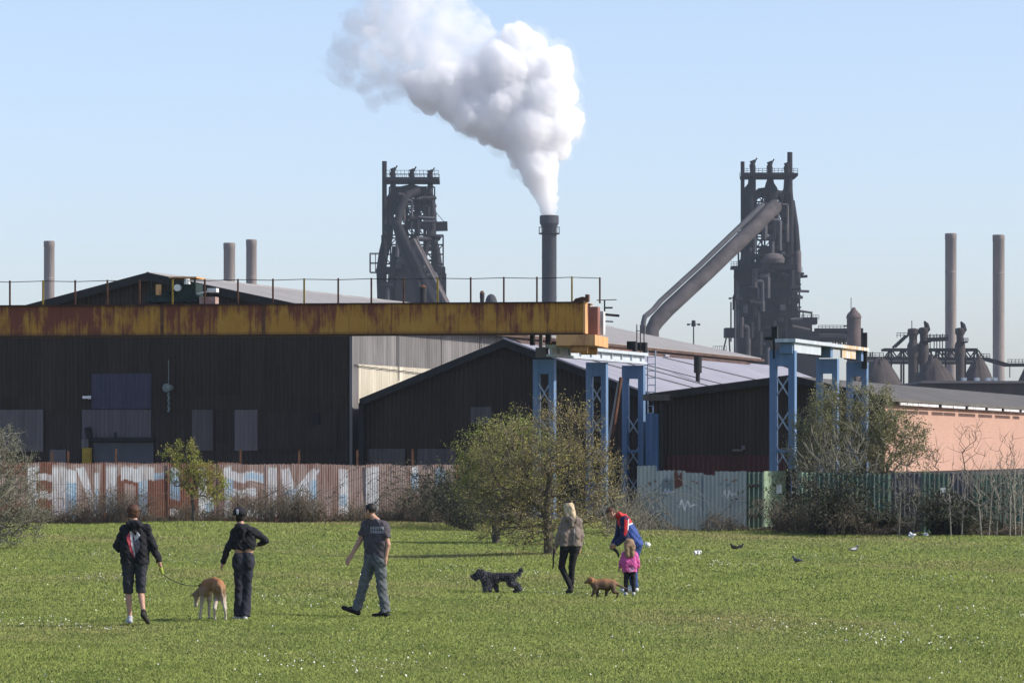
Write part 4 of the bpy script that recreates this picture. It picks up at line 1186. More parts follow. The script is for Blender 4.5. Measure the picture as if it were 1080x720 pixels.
# --- floodlight masts
def light_mast(px, ptop, label, Y=600, w=5.5):
    c = P(px, HOR, Y); r = empty('floodlight_mast', (c.x, Y, 0), 0, label, 'light mast', 'floodlight masts by the furnace')
    h = EYE + (HOR - ptop) / FOC * Y; s = Y / FOC
    MB().tube([(0, 0, 0), (0, 0, h - .3)], [.22, .1], 8).build('pole', M['steel_grey'], r)
    MB().tube([(0, 0, h - .7), (0, 0, h + .25)], [.35, .3], 8).tube([(-w * s, 0, h - .35), (w * s, 0, h - .35)], .06, 6).build('head', M['steel_dark'], r)
    b = MB()
    for q in (-w, w): b.cbox((q * s, 0, h - .4), (.45, .3, .3))
    b.build('floodlight', M['steel_grey'], r)
light_mast(731.5, 339.5, 'floodlight mast standing alone above the pale roof')
light_mast(775.5, 312, 'floodlight mast against the dark left flank of the furnace')

# --- hot blast stoves, heaps, trestle and low building at the right
g = Far(620); k6 = 620 / FOC
def stove(px, hw, ptop, label, d=0.0):
    u = Under(far_root('blast_stove', px, 620, label, 'stove', 'stove towers at the right'))
    c = g(px, HOR, d); z = lambda py: EYE + (HOR - py) * k6
    r = hw * k6
    MB().lathe((c.x, c.y, 0), [(r, 0), (r, z(ptop + 32)), (r * 1.25, z(ptop + 28)), (r * 1.2, z(ptop + 18)), (r * .8, z(ptop + 14)), (r * .85, z(ptop + 8)), (r * 1.15, z(ptop + 6)), (r * 1.1, z(ptop + 1)), (r * .5, z(ptop))], 20).build('shell', M['heap'], u, True)
    return u, c, r, z
u, c, r, z = stove(963, 5.2, 346, 'left stove tower with a flat top and thin aerial')
MB().bar((c.x - .2, c.y, z(346)), (c.x - .2, c.y, z(338)), .12).build('aerial', sd_, u)
for px, top, lab in ((974, 345, 'middle stove tower with a curved horn on top'), (1012.5, 345.5, 'right stove tower with a curved horn beside the tall chimney')):
    u, c, r, z = stove(px, 4.6, top, lab)
    MB().tube([g(px + 2, top + 6), g(px + 4.2, top + 2), g(px + 3, top - 3), g(px + .8, top - 6.5)], [.35, .5, .4, .12], 8).build('horn', sd_, u)
    b = MB().box(g(px - 2, top + 16, -2), g(px + 7, top + 14.5, 2)); railing(b, g, px - 2, px + 7, top + 14.5, -2, 4, 3, .1); b.build('platform', sd_, u)

def heap(px, hw, ptop, label, Y=560, m='heap', seed=0):
    c = P(px, HOR, Y); k = Y / FOC; h = EYE + (HOR - ptop) * k; w = hw * k
    r = empty('stockpile', (c.x, Y, 0), 0, label, 'stockpile', 'dark heaps beyond the low building')
    n = 40; V, rr = [(0, 0, h)], np.random.default_rng(seed)
    prof = [(.12, .97), (.28, .88), (.48, .71), (.68, .48), (.86, .24), (1.0, .0)]
    hb = EYE + (HOR - 412) * k
    for q, zf in prof:
        for t in range(n):
            a = t / n * 2 * math.pi; e = 1 + rr.normal() * .035
            V.append((w * q * e * math.cos(a), w * q * e * math.sin(a), hb + (h - hb) * zf + rr.normal() * .16))
    for t in range(n): a = t / n * 2 * math.pi; V.append((w * math.cos(a), w * math.sin(a), 0))
    F3_ = np.array([(0, 1 + t, 1 + (t + 1) % n) for t in range(n)]); Q = []
    for l in range(len(prof)):
        for t in range(n): Q.append((1 + l*n + t, 1 + (l+1)*n + t, 1 + (l+1)*n + (t+1) % n, 1 + l*n + (t+1) % n))
    link('mound', np_mesh('mound', V, [F3_, np.array(Q)], M[m], True), r)
    return r
heap(928, 27, 377, 'broad dark heap right behind the blue gantry', seed=1)
heap(985, 26, 378, 'dark conical heap between the stove towers', Y=575, seed=2)
heap(1032, 19, 376, 'steep dark heap with sunlit right flank below the chimneys', seed=3)
heap(1090, 20, 380, 'dark heap cut off by the right edge', seed=4)
u = Under(far_root('pipe_bridge', 990, 640, 'long steel trestle carrying pipes in front of the stove towers', 'pipe bridge'))
e = Far(640)
for x in (902, 932, 940, 953, 968, 982, 990, 997, 1018, 1030.5):
    for d in (0, 4): MB().bar(e(x, 369 if 932 < x < 1031 else 377, d), e(x, 420, d), .3).build('post', sd_, u)
b = MB()
for d in (0, 4):
    b.bar(e(932, 368.5, d), e(1031, 368.5, d), .45); b.bar(e(898, 377.5, d), e(1042, 378.5, d), .55); b.bar(e(1042, 378.5, d), e(1063, 384.5, d), .5); b.bar(e(1063, 384.5, d), e(1090, 384.5, d), .5)
    for x in range(934, 1028, 13): b.bar(e(x, 378, d), e(x + 6.5, 369, d), .22); b.bar(e(x + 6.5, 369, d), e(x + 13, 378, d), .22)
    b.bar(e(944, 366, d), e(958, 353, d), .4); b.bar(e(976, 358, d), e(1000, 357, d), .6)
    for x in (981, 988, 994): b.bar(e(x, 368, d), e(x, 352, d), .15)
    for x in (907, 920): b.bar(e(x, 376, d), e(x, 371, d), .2)
b.build('truss', sd_, u)
b = MB()
for q_ in ((900, 932, 377, 0, 7, 5), (1031, 1044, 378, 0, 4, 5), (1063, 1090, 384, 0, 7, 5), (946, 957, 356, 0, 3, 5), (976, 1000, 356, 0, 6, 3)):
    b = MB(); railing(b, e, *q_); b.build('railing', sd_, u)
b = MB().tube([e(898, 381, 2), e(1040, 381.5, 2)], .4, 8).bar(e(1065, 385, 0), e(1065, 398, 0), .15); b.build('pipe', M['steel_grey'], u)
Fh = Far(430)
u = Under(far_root('low_building', 1040, 430, 'long low dark building with flat roof at the right beyond the sheds', 'building'))
MB().box(Fh(972, 470, 0), Fh(1120, 404, 30)).build('wall', M['heap'], u)
MB().box(Fh(971, 404, -.5), Fh(1121, 401.5, 34)).build('roof', plain('dusty_flat_roof', (.13, .12, .12), .2, .3), u)
for x in (1019, 1033, 1045, 1052): MB().box(Fh(x, 401.5, 3), Fh(x + 4, 397.5, 5)).build('roof_vent', M['girder'], u)
MB().box(Fh(945, 470, 2), Fh(971, 408, 14)).box(Fh(950, 410, 1), Fh(953, 405, 1.5)).build('annex', M['heap'], u)
# small roof furniture seen above the beam
for (x0, x1, top, lab) in ((442.5, 450, 303, 'short fat dark vent pipe above the beam in front of the furnace'), (506, 511, 309.5, 'thin dark vent pipe beside a round dome above the beam')):
    c = P((x0 + x1) / 2, top, 230); k = 230 / FOC
    r = empty('vent_pipe', (c.x, 230, 0), 0, lab, 'vent pipe')
    MB().tube([(0, 0, 0), (0, 0, c.z)], (x1 - x0) / 2 * k * .9, 12).tube([(0, 0, c.z - .3), (0, 0, c.z)], (x1 - x0) / 2 * k, 12).build('pipe', M['trim'], r, True)
    MB().lathe((0, 0, c.z), [((x1 - x0) / 2 * k * 1.1, 0), (.08, .16)], 12).build('cowl', M['rust'], r, True)
c = P(518, 318, 500); k = 500 / FOC
r = empty('gas_dome', (c.x, 500, 0), 0, 'grey rounded dome peeping over the beam left of the steaming chimney', 'dome')
MB().lathe((0, 0, 0), [(6.2 * k, 0), (6.2 * k, c.z), (5.6 * k, c.z + 3 * k), (4 * k, c.z + 6 * k), (2 * k, c.z + 7.6 * k), (.1, c.z + 8 * k)], 20).build('shell', M['chim_dark'], r, True)
MB().lathe((0, 0, 0), [(6.5 * k, c.z - .3), (6.5 * k, c.z)], 20).build('band', M['steel_grey'], r)

# ---------------------------------------------------------------- the steam plume
YS = 700; kS = YS / FOC
def puffs(lst, n1, f1, n2, f2, seed):
    rr = np.random.default_rng(seed); out = []
    base = [(np.array(P(px, py, YS)) + np.array([0, dy, 0]), r * kS) for px, py, r, dy in lst]
    out += base
    lv = base
    for n, f in ((n1, f1), (n2, f2)):
        nxt = []
        for c, r in lv:
            for _ in range(n):
                u = rr.normal(size=3); u /= np.linalg.norm(u)
                q = r * rr.uniform(*f)
                nxt.append((c + u * (r * .92 - q * .2), q))
        out += nxt; lv = nxt
    return [('ell', tuple(c), (q, q, q)) for c, q in out]
core = [(579, 226, 6.4, 0), (578, 219, 8, 0), (576.5, 211, 10.5, 0), (574, 201, 13, 0), (571, 189, 17, 0), (567, 175, 20, -1), (561, 160, 23, 1), (552, 148, 22, 0), (578, 152, 20, 1), (586, 135, 22, 0), (597, 128, 18, 1),
        (560, 135, 28, -1), (535, 135, 24, 1), (515, 122, 26, 0), (497, 120, 20, -1), (480, 110, 20, 0), (540, 105, 32, 1), (575, 105, 30, 0), (590, 95, 18, -1), (583, 72, 22, 0), (560, 70, 26, 1), (548, 42, 17, 0), (562, 48, 14, 0), (590, 60, 12, 0), (530, 75, 30, 0),
        (505, 85, 28, 1), (475, 90, 24, 0), (452, 95, 22, 0), (440, 88, 14, 0)]
def plume(name, lst, dens, label, h, seed, k, split=((6, (.28, .5)), (4, (.3, .5))), folds=None, wispy=False):
    t = NT(name); t.n.remove(t.b)
    v = t.node('ShaderNodeVolumePrincipled'); v.inputs['Color'].default_value = (.998, .998, .9985, 1); v.inputs['Density'].default_value = dens; v.inputs['Anisotropy'].default_value = .1
    if wispy:                                                   # torn, uneven vapour
        nz = t.math('MULTIPLY', t.ramp(t.noise(.17, 5, .62, dist=.6), .40, .66), dens)
        t.l.new(nz, v.inputs['Density'])
    t.l.new(v.outputs[0], t.out.inputs['Volume'])
    prims = puffs(lst, split[0][0], split[0][1], split[1][0], split[1][1], seed)
    V, Q = sdf(prims, h, k, folds, None, pad=1.0)
    o = link(name, np_mesh(name, V, [Q], t.m, True))
    return tag(o, label, None, None, 'stuff')
plume('steam_plume', core, 1.0, 'white steam billowing up from the dark chimney', .22, 4, .32, ((11, (.18, .46)), (14, (.13, .40))), (.22, 2.6))
haze_puffs = [(452, 78, 26, 0), (428, 62, 26, 1), (480, 70, 24, 0), (445, 60, 24, -1), (352, 66, 14, 1), (365, 45, 16, 0), (408, 95, 15, 0), (395, 105, 10, 0), (470, 60, 34, 0), (500, 55, 28, 2), (440, 40, 40, 0), (415, 25, 34, 1), (470, 18, 30, 0), (400, 55, 30, -1), (378, 55, 26, 0), (362, 70, 18, 0), (348, 72, 10, 0), (385, 85, 16, 0), (420, 75, 28, 0), (500, 30, 20, 0), (380, 25, 20, 0), (425, -20, 40, 0), (450, 100, 16, 0)]
plume('thin_steam', haze_puffs, .30, 'thinner steam drifting away to the upper left', .45, 9, 1.0, ((8, (.25, .5)), (6, (.25, .5))), (.5, 1.1), True)

plume('thin_steam', [(x_, y_, r_ * 1.0 + 5.0, d_) for x_, y_, r_, d_ in core[5:]], .15, 'torn wisps round the edge of the white steam', .42, 21, .8, ((9, (.2, .45)), (6, (.2, .45))), (.45, 1.3), True)

# ---------------------------------------------------------------- haze
t = NT('haze'); t.n.remove(t.b)
v = t.node('ShaderNodeVolumePrincipled'); v.inputs['Color'].default_value = (.74, .85, 1.0, 1); v.inputs['Density'].default_value = 1.0e-4; v.inputs['Anisotropy'].default_value = 0.1
t.l.new(v.outputs[0], t.out.inputs['Volume'])
b = MB().box((-600, -60, -1.5), (600, 1000, 122))
tag(b.build('haze', t.m), 'thin air haze', None, None, 'stuff')
# ---------------------------------------------------------------- trees, bushes, undergrowth
M['bark'] = plain('grey_brown_bark', (.085, .072, .058), .35, 9, .95)
M['bark_dark'] = plain('dark_bark', (.045, .038, .032), .35, 9, .95)
M['bark_pale'] = plain('pale_bark', (.30, .265, .215), .3, 9, .9)
M['bark_grey'] = plain('lichen_grey_twigs', (.20, .185, .145), .35, 6, .95)
M['bark_twig'] = plain('hawthorn_bark', (.12, .10, .075), .35, 9, .95)
M['bark_mix'] = plain('bramble_stems', (.14, .115, .085), .5, 2.0, .95)
M['leaf_olive'] = leafy('olive_leaves', ((.37, .30, .10), (.50, .40, .155), (.33, .30, .095)), .3)
M['leaf_green'] = leafy('fresh_green_leaves', ((.215, .255, .055), (.32, .345, .085), (.34, .305, .10)), .3)
M['leaf_yellow'] = leafy('yellow_green_leaves', ((.27, .30, .045), (.38, .39, .07), (.31, .28, .07)), .4)
M['leaf_ivy'] = leafy('dull_green_leaves', ((.15, .16, .06), (.22, .225, .085), (.25, .225, .11)), .25)
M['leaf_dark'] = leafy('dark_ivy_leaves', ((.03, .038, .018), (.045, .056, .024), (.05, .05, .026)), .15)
M['leaf_greyish'] = leafy('grey_green_buds', ((.16, .165, .085), (.22, .215, .13), (.15, .15, .09)), .3)
M['dead'] = leafy('dead_leaves', ((.15, .10, .055), (.22, .155, .09), (.10, .085, .045)), .25)

tree('hawthorn_tree', G(578, 586.5), 'hawthorn tree with dark trunk and sparse olive leaves in the middle of the field edge', 'tree',
     [(0, 0, -.05), (.02, .0, .5), (-.03, .02, 1.0), (0, 0, 1.5), (.05, 0, 2.0)],
     [((-.1, 0, 2.3), (1.55, 1.2, 1.15)), ((.5, 0, 2.9), (.75, .8, .75)), ((1.15, .1, 1.9), (.75, .8, .85)), ((-1.2, 0, 1.6), (.95, .9, .85)), ((-.2, .1, 1.0), (1.7, 1.0, .75)), ((.25, 0, 3.35), (.4, .4, .4)), ((1.4, 0, .7), (.6, .5, .4)), ((-.9, -.2, .5), (.9, .6, .25))],
     620, M['bark_twig'], M['leaf_olive'], 17000, .043, r0=.125, r_tip=.006, twig=(6, .25, .75), twig_r=.005, twig_up=.4, leaf_spread=.05)
tree('bush', G(523, 571.5), 'rounded fresh green bush behind the left side of the hawthorn tree', 'bush',
     [(0, 0, -.05), (0, 0, .35), (-.05, .1, .8)],
     [((-.1, .1, 2.0), (1.05, 1.0, 1.15)), ((.5, .2, 2.6), (.8, .8, .85)), ((-.55, 0, 1.35), (.8, .9, 1.0)), ((.6, 0, 1.0), (1.1, .9, .9)), ((1.3, .2, 2.2), (.8, .7, .8))],
     700, M['bark'], M['leaf_green'], 17000, .055, r0=.12, twig=(4, .2, .65), hollow=.2, leaf_spread=.06, top_leaf=1.2)
tree('bush', P(905, 563, 125.5) * Vector((1, 1, 0)) if False else Vector(((905 - 540) / FOC * 125.5, 125.5, 0)), 'large tangled grey green bush swallowing the right blue gantry', 'bush',
     [(0, 0, -.05), (0, 0, .8), (.05, .05, 1.4)],
     [((-.9, 0, 3.2), (1.15, 1.1, 1.25)), ((.4, 0, 3.6), (1.1, 1.0, 1.15)), ((1.0, .1, 2.7), (1.1, 1.0, 1.1)), ((-.4, -.2, 2.1), (1.7, 1.0, 1.1)), ((-1.5, 0, 2.4), (.8, .8, 1.0)), ((-.9, 0, 4.2), (.5, .5, .6)), ((1.75, 0, 2.9), (.6, .6, .6)), ((1.9, 0, 2.1), (.7, .6, .6))],
     950, M['bark_grey'], M['leaf_ivy'], 25000, .065, r0=.14, twig=(4, .2, .6), twig_r=.006, hollow=.1, leaf_spread=.07, top_leaf=1.6)
tree('bush', Vector(((868 - 540) / FOC * 122.2, 122.2, 0)), 'pale bare twiggy shrub in front of the large right bush', 'bush',
     [(0, 0, -.05), (0, 0, .4)],
     [((0, 0, 2.0), (.8, .6, 1.4)), ((.9, 0, 2.2), (.8, .6, 1.2)), ((-.5, 0, 1.4), (.6, .5, .9))],
     170, M['bark_grey'], None, 0, r0=.07, r_tip=.008, twig=(3, .3, .8), twig_r=.006, twig_up=.9)
tree('bush', G(-14, 577), 'grey twiggy bush cut off by the left edge', 'bush',
     [(0, 0, -.05), (0, 0, .4), (.05, 0, .8)],
     [((0, 0, 1.95), (1.2, 1.1, 1.4)), ((.65, 0, 1.4), (.95, .8, 1.15)), ((-.9, 0, 1.5), (1.1, 1, 1.2)), ((.6, -.1, .65), (1.05, .8, .6))],
     950, M['bark_grey'], M['leaf_greyish'], 14000, .045, r0=.13, twig=(4, .2, .6), twig_r=.006, hollow=.15)
tree('sapling', Vector(((204 - 540) / FOC * 135, 135, 0)), 'young tree with fresh yellow green leaves against the graffiti fence', 'tree',
     [(0, 0, -.05), (0, 0, .5), (-.05, 0, 1.0)],
     [((-.15, 0, 1.9), (.75, .5, .85)), ((.35, 0, 1.5), (.75, .5, .7)), ((-.75, 0, 2.4), (.35, .3, .35)), ((-.1, 0, 2.7), (.25, .25, .3)), ((.85, 0, 1.1), (.4, .35, .5))],
     260, M['bark'], M['leaf_yellow'], 5200, .065, r0=.06, twig=(3, .15, .4), leaf_spread=.05)
STEMS = ((948, 2.0, 115.6, .28, 'bark_grey', 'leaning low bare sapling left of the dark gap in the brambles'), (963, 1.6, 116, .25, 'bark_grey', 'shortest bare sapling in front of the grey fence sheet'), (985, 2.9, 119.2, .4, 'bark', 'thin dark sapling rising behind the white fence notice'),
    (1003, 1.8, 115.2, .22, 'bark_pale', 'bare sapling forked low in front of the second grey fence sheet'), (1014, 2.1, 115.8, .22, 'bark_pale', 'thin pale sapling leaning left beside the forked one'), (1024, 3.5, 117.5, .6, 'bark', 'tallest bare dark sapling spreading in front of the pink brick wall'),
    (1035, 2.0, 115.1, .25, 'bark_pale', 'pale sapling with crossing stems before the green sheets'), (1043, 2.3, 115.6, .2, 'bark_pale', 'slender upright pale sapling just right of the crossing stems'), (1051, 2.1, 115.3, .25, 'bark_pale', 'upright pale sapling before the green sheets'),
    (1058, 3.1, 117.6, .5, 'bark', 'second tall bare dark sapling near the right edge'), (1065, 2.2, 115.2, .22, 'bark_pale', 'whitest straight sapling near the right edge'), (1071, 2.5, 115.9, .25, 'bark_pale', 'pale sapling second from the right edge'), (1077, 2.3, 115.5, .25, 'bark_pale', 'bare pale sapling nearest the right edge'))
for px, h, Y, sp, m_, lab in STEMS:
    lean = rng.uniform(-.12, .12)
    tree('bare_sapling', Vector(((px - 540) / FOC * Y, Y, 0)), lab, 'tree',
         [(0, 0, -.05), (lean * .3, 0, h * .2), (lean * .6, 0, h * .38), (lean, .02, h * .55)],
         [((lean, 0, h * .68), (sp, sp * .7, h * .30)), ((lean * 1.3, 0, h * .86), (sp * .9, sp * .6, h * .16)), ((lean * .4, 0, h * .35), (sp * .7, sp * .6, h * .25))],
         int(20 + h * 10 + (14 if sp > .4 else 0)), M[m_], None, 0, r0=.024, r_tip=.0045, twig=(2, .15, .5), twig_r=.004, twig_up=.9, group='bare saplings in front of the right fence', jit=.02, step=.2)

def brambles(name, label, spans, m_stem, m_leaf, leaf=.05, seed=3):
    """arching stems and dead leaves rooted along a line: (x0, y0, x1, y1, stems, height, leaves)"""
    r = np.random.default_rng(seed); P0, P1, R0, R1, C = [], [], [], [], []
    for x0, y0, x1, y1, n, h, nl in spans:
        t = r.random(n)[:, None]
        a = np.hstack([x0 + (x1 - x0) * t, y0 + (y1 - y0) * t + r.uniform(-.7, .5, (n, 1)), np.zeros((n, 1))])
        hh = (h * r.uniform(.4, 1.1, n) * (.65 + .35 * np.sin(t[:, 0] * (x1 - x0) * 1.1 + 2) + .25 * np.sin(t[:, 0] * (x1 - x0) * 2.9)))[:, None]
        dirn = r.normal(size=(n, 2)) * .45
        p = a; pts = [a]
        for s, (zf, of) in enumerate(((.55, .35), (.9, .8), (1.0, 1.3), (.75, 1.8), (.45, 2.1))):
            q = a.copy(); q[:, :2] += dirn * of * hh + r.normal(size=(n, 2)) * .05; q[:, 2] = (hh[:, 0] * zf) * r.uniform(.85, 1.1, n)
            P0.append(p); P1.append(q); w = .011 * (1 - .15 * s); R0.append(np.full(n, w)); R1.append(np.full(n, w * .85)); p = q; pts.append(q)
        pts = np.array(pts); i = r.integers(0, 5, nl); j = r.integers(0, n, nl); f_ = r.random((nl, 1))
        C.append(pts[i, j] * (1 - f_) + pts[i + 1, j] * f_ + r.normal(size=(nl, 3)) * .05)
    P0, P1 = np.concatenate(P0), np.concatenate(P1)
    V, Q = seg_mesh(P0, P1, np.concatenate(R0), np.concatenate(R1), 3)
    C = np.concatenate(C); C[:, 2] = np.abs(C[:, 2])
    V2, Q2 = leaf_mesh(C, leaf)
    nq = len(Q); o = link(name, np_mesh(name, np.concatenate([V, V2]), [np.concatenate([Q, Q2 + len(V)])], [m_stem, m_leaf], False, np.r_[np.zeros(nq), np.ones(len(Q2))]))
    return tag(o, label, None, None, 'stuff')
XW = lambda px, Y: (px - 540) / FOC * Y
brambles('brambles', 'dry brown brambles along the foot of the graffiti fence', [
    (XW(-40, 136.5), 136, XW(130, 136.5), 136.3, 520, 1.05, 2600), (XW(120, 136.5), 136.2, XW(330, 136), 136.6, 640, 1.2, 3600), (XW(300, 136.8), 136.6, XW(480, 136.5), 136.6, 700, 1.3, 5200), (XW(440, 136), 135.4, XW(500, 134), 134.2, 300, 1.5, 2200)], M['bark_mix'], M['dead'])
brambles('brambles', 'brown brambles and dead stems along the foot of the right fences', [
    (XW(672, 123.3), 123.2, XW(770, 123), 122.8, 90, .35, 150), (XW(740, 123), 122.9, XW(828, 124), 122.6, 200, .55, 500), (XW(815, 121), 121.2, XW(880, 119), 118.6, 420, 1.0, 1200), (XW(870, 118), 118.2, XW(965, 117), 117.2, 420, .95, 2600), (XW(985, 117), 117.5, XW(1095, 116), 116.6, 300, .7, 1200)], M['bark_mix'], M['dead'], seed=8)
brambles('ivy', 'dark evergreen tangle growing over the right fence', [
    (XW(862, 118.6), 118.6, XW(945, 118.2), 118.2, 200, 1.85, 17000), (XW(983, 117.0), 117.0, XW(1018, 116.8), 116.8, 120, 1.25, 7000), (XW(1016, 118.3), 118.4, XW(1075, 118), 118.2, 90, .7, 1800)], M['bark_dark'], M['leaf_dark'], .085, 12)
brambles('ivy', 'dark shrubbery in the shade between the left fence and the green bush', [
    (XW(470, 132), 132, XW(500, 124), 122, 200, 2.1, 9000), (XW(640, 124), 124.5, XW(690, 123), 123.4, 160, 1.4, 1600)], M['bark_dark'], M['leaf_dark'], .08, 13)
brambles('dry_stems', 'pale tangled stems right of the hawthorn tree', [(XW(640, 116), 116, XW(690, 120), 120, 160, 1.7, 500)], M['bark_grey'], M['leaf_greyish'], .05, 15)

# ---------------------------------------------------------------- grass and daisies
def grass_mat():
    t = NT('grass_blades'); p = t.pos(); r = t.island()
    c = t.mix(t.ramp(r, .15, .85), (.245, .305, .064), (.36, .42, .108))
    n2 = t.noise(.10, 4, .6, (1, .5, 1), vec=p); n1 = t.noise(.75, 4, .6, (1, .6, 1), vec=p)
    c = t.mix(t.math('MULTIPLY', t.ramp(n2, .48, .66), .75), c, (.38, .31, .145))
    c = t.mix(t.math('MULTIPLY', t.ramp(n1, .50, .66), .65), c, (.15, .215, .038))
    c = t.mix(t.math('MULTIPLY', t.ramp(r, .93, .94), .8), c, (.30, .26, .12))
    t.done(c, .65, spec=.25)
    tr = t.node('ShaderNodeBsdfTranslucent'); t.l.new(c, tr.inputs[0]); ms = t.node('ShaderNodeMixShader'); ms.inputs[0].default_value = .3
    t.l.new(t.b.outputs[0], ms.inputs[1]); t.l.new(tr.outputs[0], ms.inputs[2]); t.l.new(ms.outputs[0], t.out.inputs['Surface'])
    return t.m
def scatter(y0, y1, dens, mx=5.5):
    n = int(dens * (y1 - y0) * (.27 * (y0 + y1) / 2 + 2 * mx))
    y = rng.uniform(y0, y1, int(n * 1.35)); x = rng.uniform(-1, 1, len(y)) * (.135 * y1 + mx)
    k = np.abs(x) < .137 * y + mx; x, y = x[k], y[k]
    far = 140 - np.clip((x - 4) / 8, 0, 1) * 20
    k = y < far; return x[k], y[k]
xs, ys = [], []
for y0, y1, d in ((38, 50, 1150), (50, 65, 720), (65, 90, 350), (90, 140, 160)):
    x, y = scatter(y0, y1, d); xs.append(x); ys.append(y)
x, y = np.concatenate(xs), np.concatenate(ys); n = len(x)
tuft = .5 + .5 * np.sin(x * 2.1 + np.sin(y * 1.3) * 2) * np.sin(y * 1.7 + np.sin(x * .9))
edge = np.clip((y - 108) / 10, 0, 1)
h = rng.uniform(.012, .032, n) * (.9 + .4 * tuft) * (1 + .35 * (y > 65)) * (1 + .8 * edge); w = rng.uniform(.0045, .0095, n) * (1 + (y - 38) / 55)
az = rng.uniform(0, 2 * math.pi, n); ln = rng.uniform(.2, 1.1, n) * h; la = rng.uniform(0, 2 * math.pi, n)
B = np.stack([x, y, ground_z(x, y) - .004], 1); S_ = np.stack([np.cos(az) * w, np.sin(az) * w, 0 * w], 1); T = B + np.stack([np.cos(la) * ln, np.sin(la) * ln, h], 1)
fl_ = (np.cross(2 * S_, T - B)[:, 1] > 0)[:, None]; S_ = np.where(fl_, -S_, S_)      # blades show their face towards the open field
V = np.stack([B - S_, B + S_, T], 1).reshape(-1, 3)
gm = np_mesh('grass', V, [np.arange(3 * n).reshape(-1, 3)], grass_mat(), True)
nr = rng.normal(size=(n, 3)) * .38 + np.array([0, -.1, 1.0]); nr /= np.linalg.norm(nr, axis=1, keepdims=True)
gm.normals_split_custom_set_from_vertices(np.repeat(nr, 3, axis=0).tolist())
tag(link('grass', gm), 'short green grass covering the field', None, None, 'stuff')
xs, ys = [], []
for y0, y1, d in ((38, 60, 12), (60, 90, 8), (90, 130, 3)):
    x, y = scatter(y0, y1, d); xs.append(x); ys.append(y)
x, y = np.concatenate(xs), np.concatenate(ys)
pm = np.sin(x * .55 + 1.2 * np.sin(y * .21)) * np.sin(y * .37 + x * .2) + .4 * np.sin(x * 1.9 + y * .8)
k = rng.random(len(x)) < np.clip((pm - .45) * 1.1, .025, .8); x, y = x[k], y[k]; n = len(x)
r = rng.uniform(.006, .011, n); z = ground_z(x, y) + rng.uniform(.03, .055, n)
a = np.arange(6) * math.pi / 3; tl = rng.normal(size=(n, 2)) * .45
ring = np.stack([x[:, None] + r[:, None] * np.cos(a), y[:, None] + r[:, None] * np.sin(a), z[:, None] + r[:, None] * (np.cos(a) * tl[:, :1] + (np.sin(a) - .6) * np.abs(tl[:, 1:] + .5))], -1)
V = np.concatenate([ring, np.stack([x, y, z - .008], 1)[:, None]], 1).reshape(-1, 3)
Fc = np.array([(7*0 + i, (i + 1) % 6, 6) for i in range(6)])[None] + (np.arange(n) * 7)[:, None, None]
tag(link('daisies', np_mesh('daisies', V, [Fc.reshape(-1, 3)], plain('daisy_white', (.75, .74, .68), .1, 5))), 'tiny white daisies scattered through the grass', None, None, 'stuff')

# ---------------------------------------------------------------- people
def skin_mat(): return plain('skin', (.42, .24, .165), .12, 14, .55)
M['skin'] = skin_mat()
def cloth(name, c, var=.2, scale=16): return plain(name, c, var, scale, .9, bump=.25)
def hand(wr, d, n, side, L=1.0):
    """palm and five bent fingers from the wrist: d along the hand, n the way the palm faces, side towards the thumb"""
    wr, d, n, side = (Vector(v) for v in (wr, d, n, side)); d.normalize(); n.normalize(); side.normalize()
    pr = [('cap', tuple(wr + side * .012), .024 * L, tuple(wr + d * .075 * L + side * .02 * L), .021 * L), ('cap', tuple(wr - side * .008), .023 * L, tuple(wr + d * .07 * L - side * .02 * L), .020 * L)]
    for i, ln in enumerate((.066, .078, .073, .056)):
        b = wr + d * .078 * L + side * (.028 - .0185 * i) * L; m_ = b + (d * .9 + n * .35) * ln * .5 * L; e_ = m_ + (d * .5 + n * .8) * ln * .5 * L
        pr += [('cap', tuple(b), .0098 * L, tuple(m_), .009 * L, .006), ('cap', tuple(m_), .009 * L, tuple(e_), .0075 * L, .006)]
    b = wr + d * .022 * L + side * .026 * L; m_ = b + (d * .6 + side * .65 + n * .2) * .04 * L; e_ = m_ + (d * .85 + n * .45) * .032 * L
    pr += [('cap', tuple(b), .0125 * L, tuple(m_), .011 * L, .008), ('cap', tuple(m_), .011 * L, tuple(e_), .0085 * L, .006)]
    return pr

def lerp(a, b, t): return tuple(Vector(a) * (1 - t) + Vector(b) * t)
def off(a, v): return tuple(Vector(a) + Vector(v))

def head_prims(J, s=1.0):
    h, f, up = Vector(J['head']), Vector(J['face']).normalized(), Vector(J.get('up', (0, 0, 1))).normalized()
    sd = f.cross(up).normalized()
    p = [('cap', tuple(h + up * .03 * s - f * .012 * s), .082 * s, tuple(h - up * .03 * s + f * .014 * s), .07 * s), ('cap', tuple(h - up * .05 * s + f * .03 * s), .05 * s, tuple(h - up * .085 * s + f * .052 * s), .032 * s),
         ('cap', tuple(h + up * .015 * s + f * .078 * s), .010 * s, tuple(h - up * .022 * s + f * .100 * s), .013 * s, .012), ('cap', tuple(h - up * .05 * s + f * .082 * s - sd * .016 * s), .008, tuple(h - up * .05 * s + f * .082 * s + sd * .016 * s), .008, .008),
         ('cap', tuple(h - up * .05 * s), .052 * s, tuple(Vector(J['neck'])), .056 * s)]
    for q in (-1, 1): p.append(('ell', tuple(h + sd * q * .080 * s - f * .012 * s - up * .008 * s), (.014 * s, .019 * s, .030 * s)))
    return p

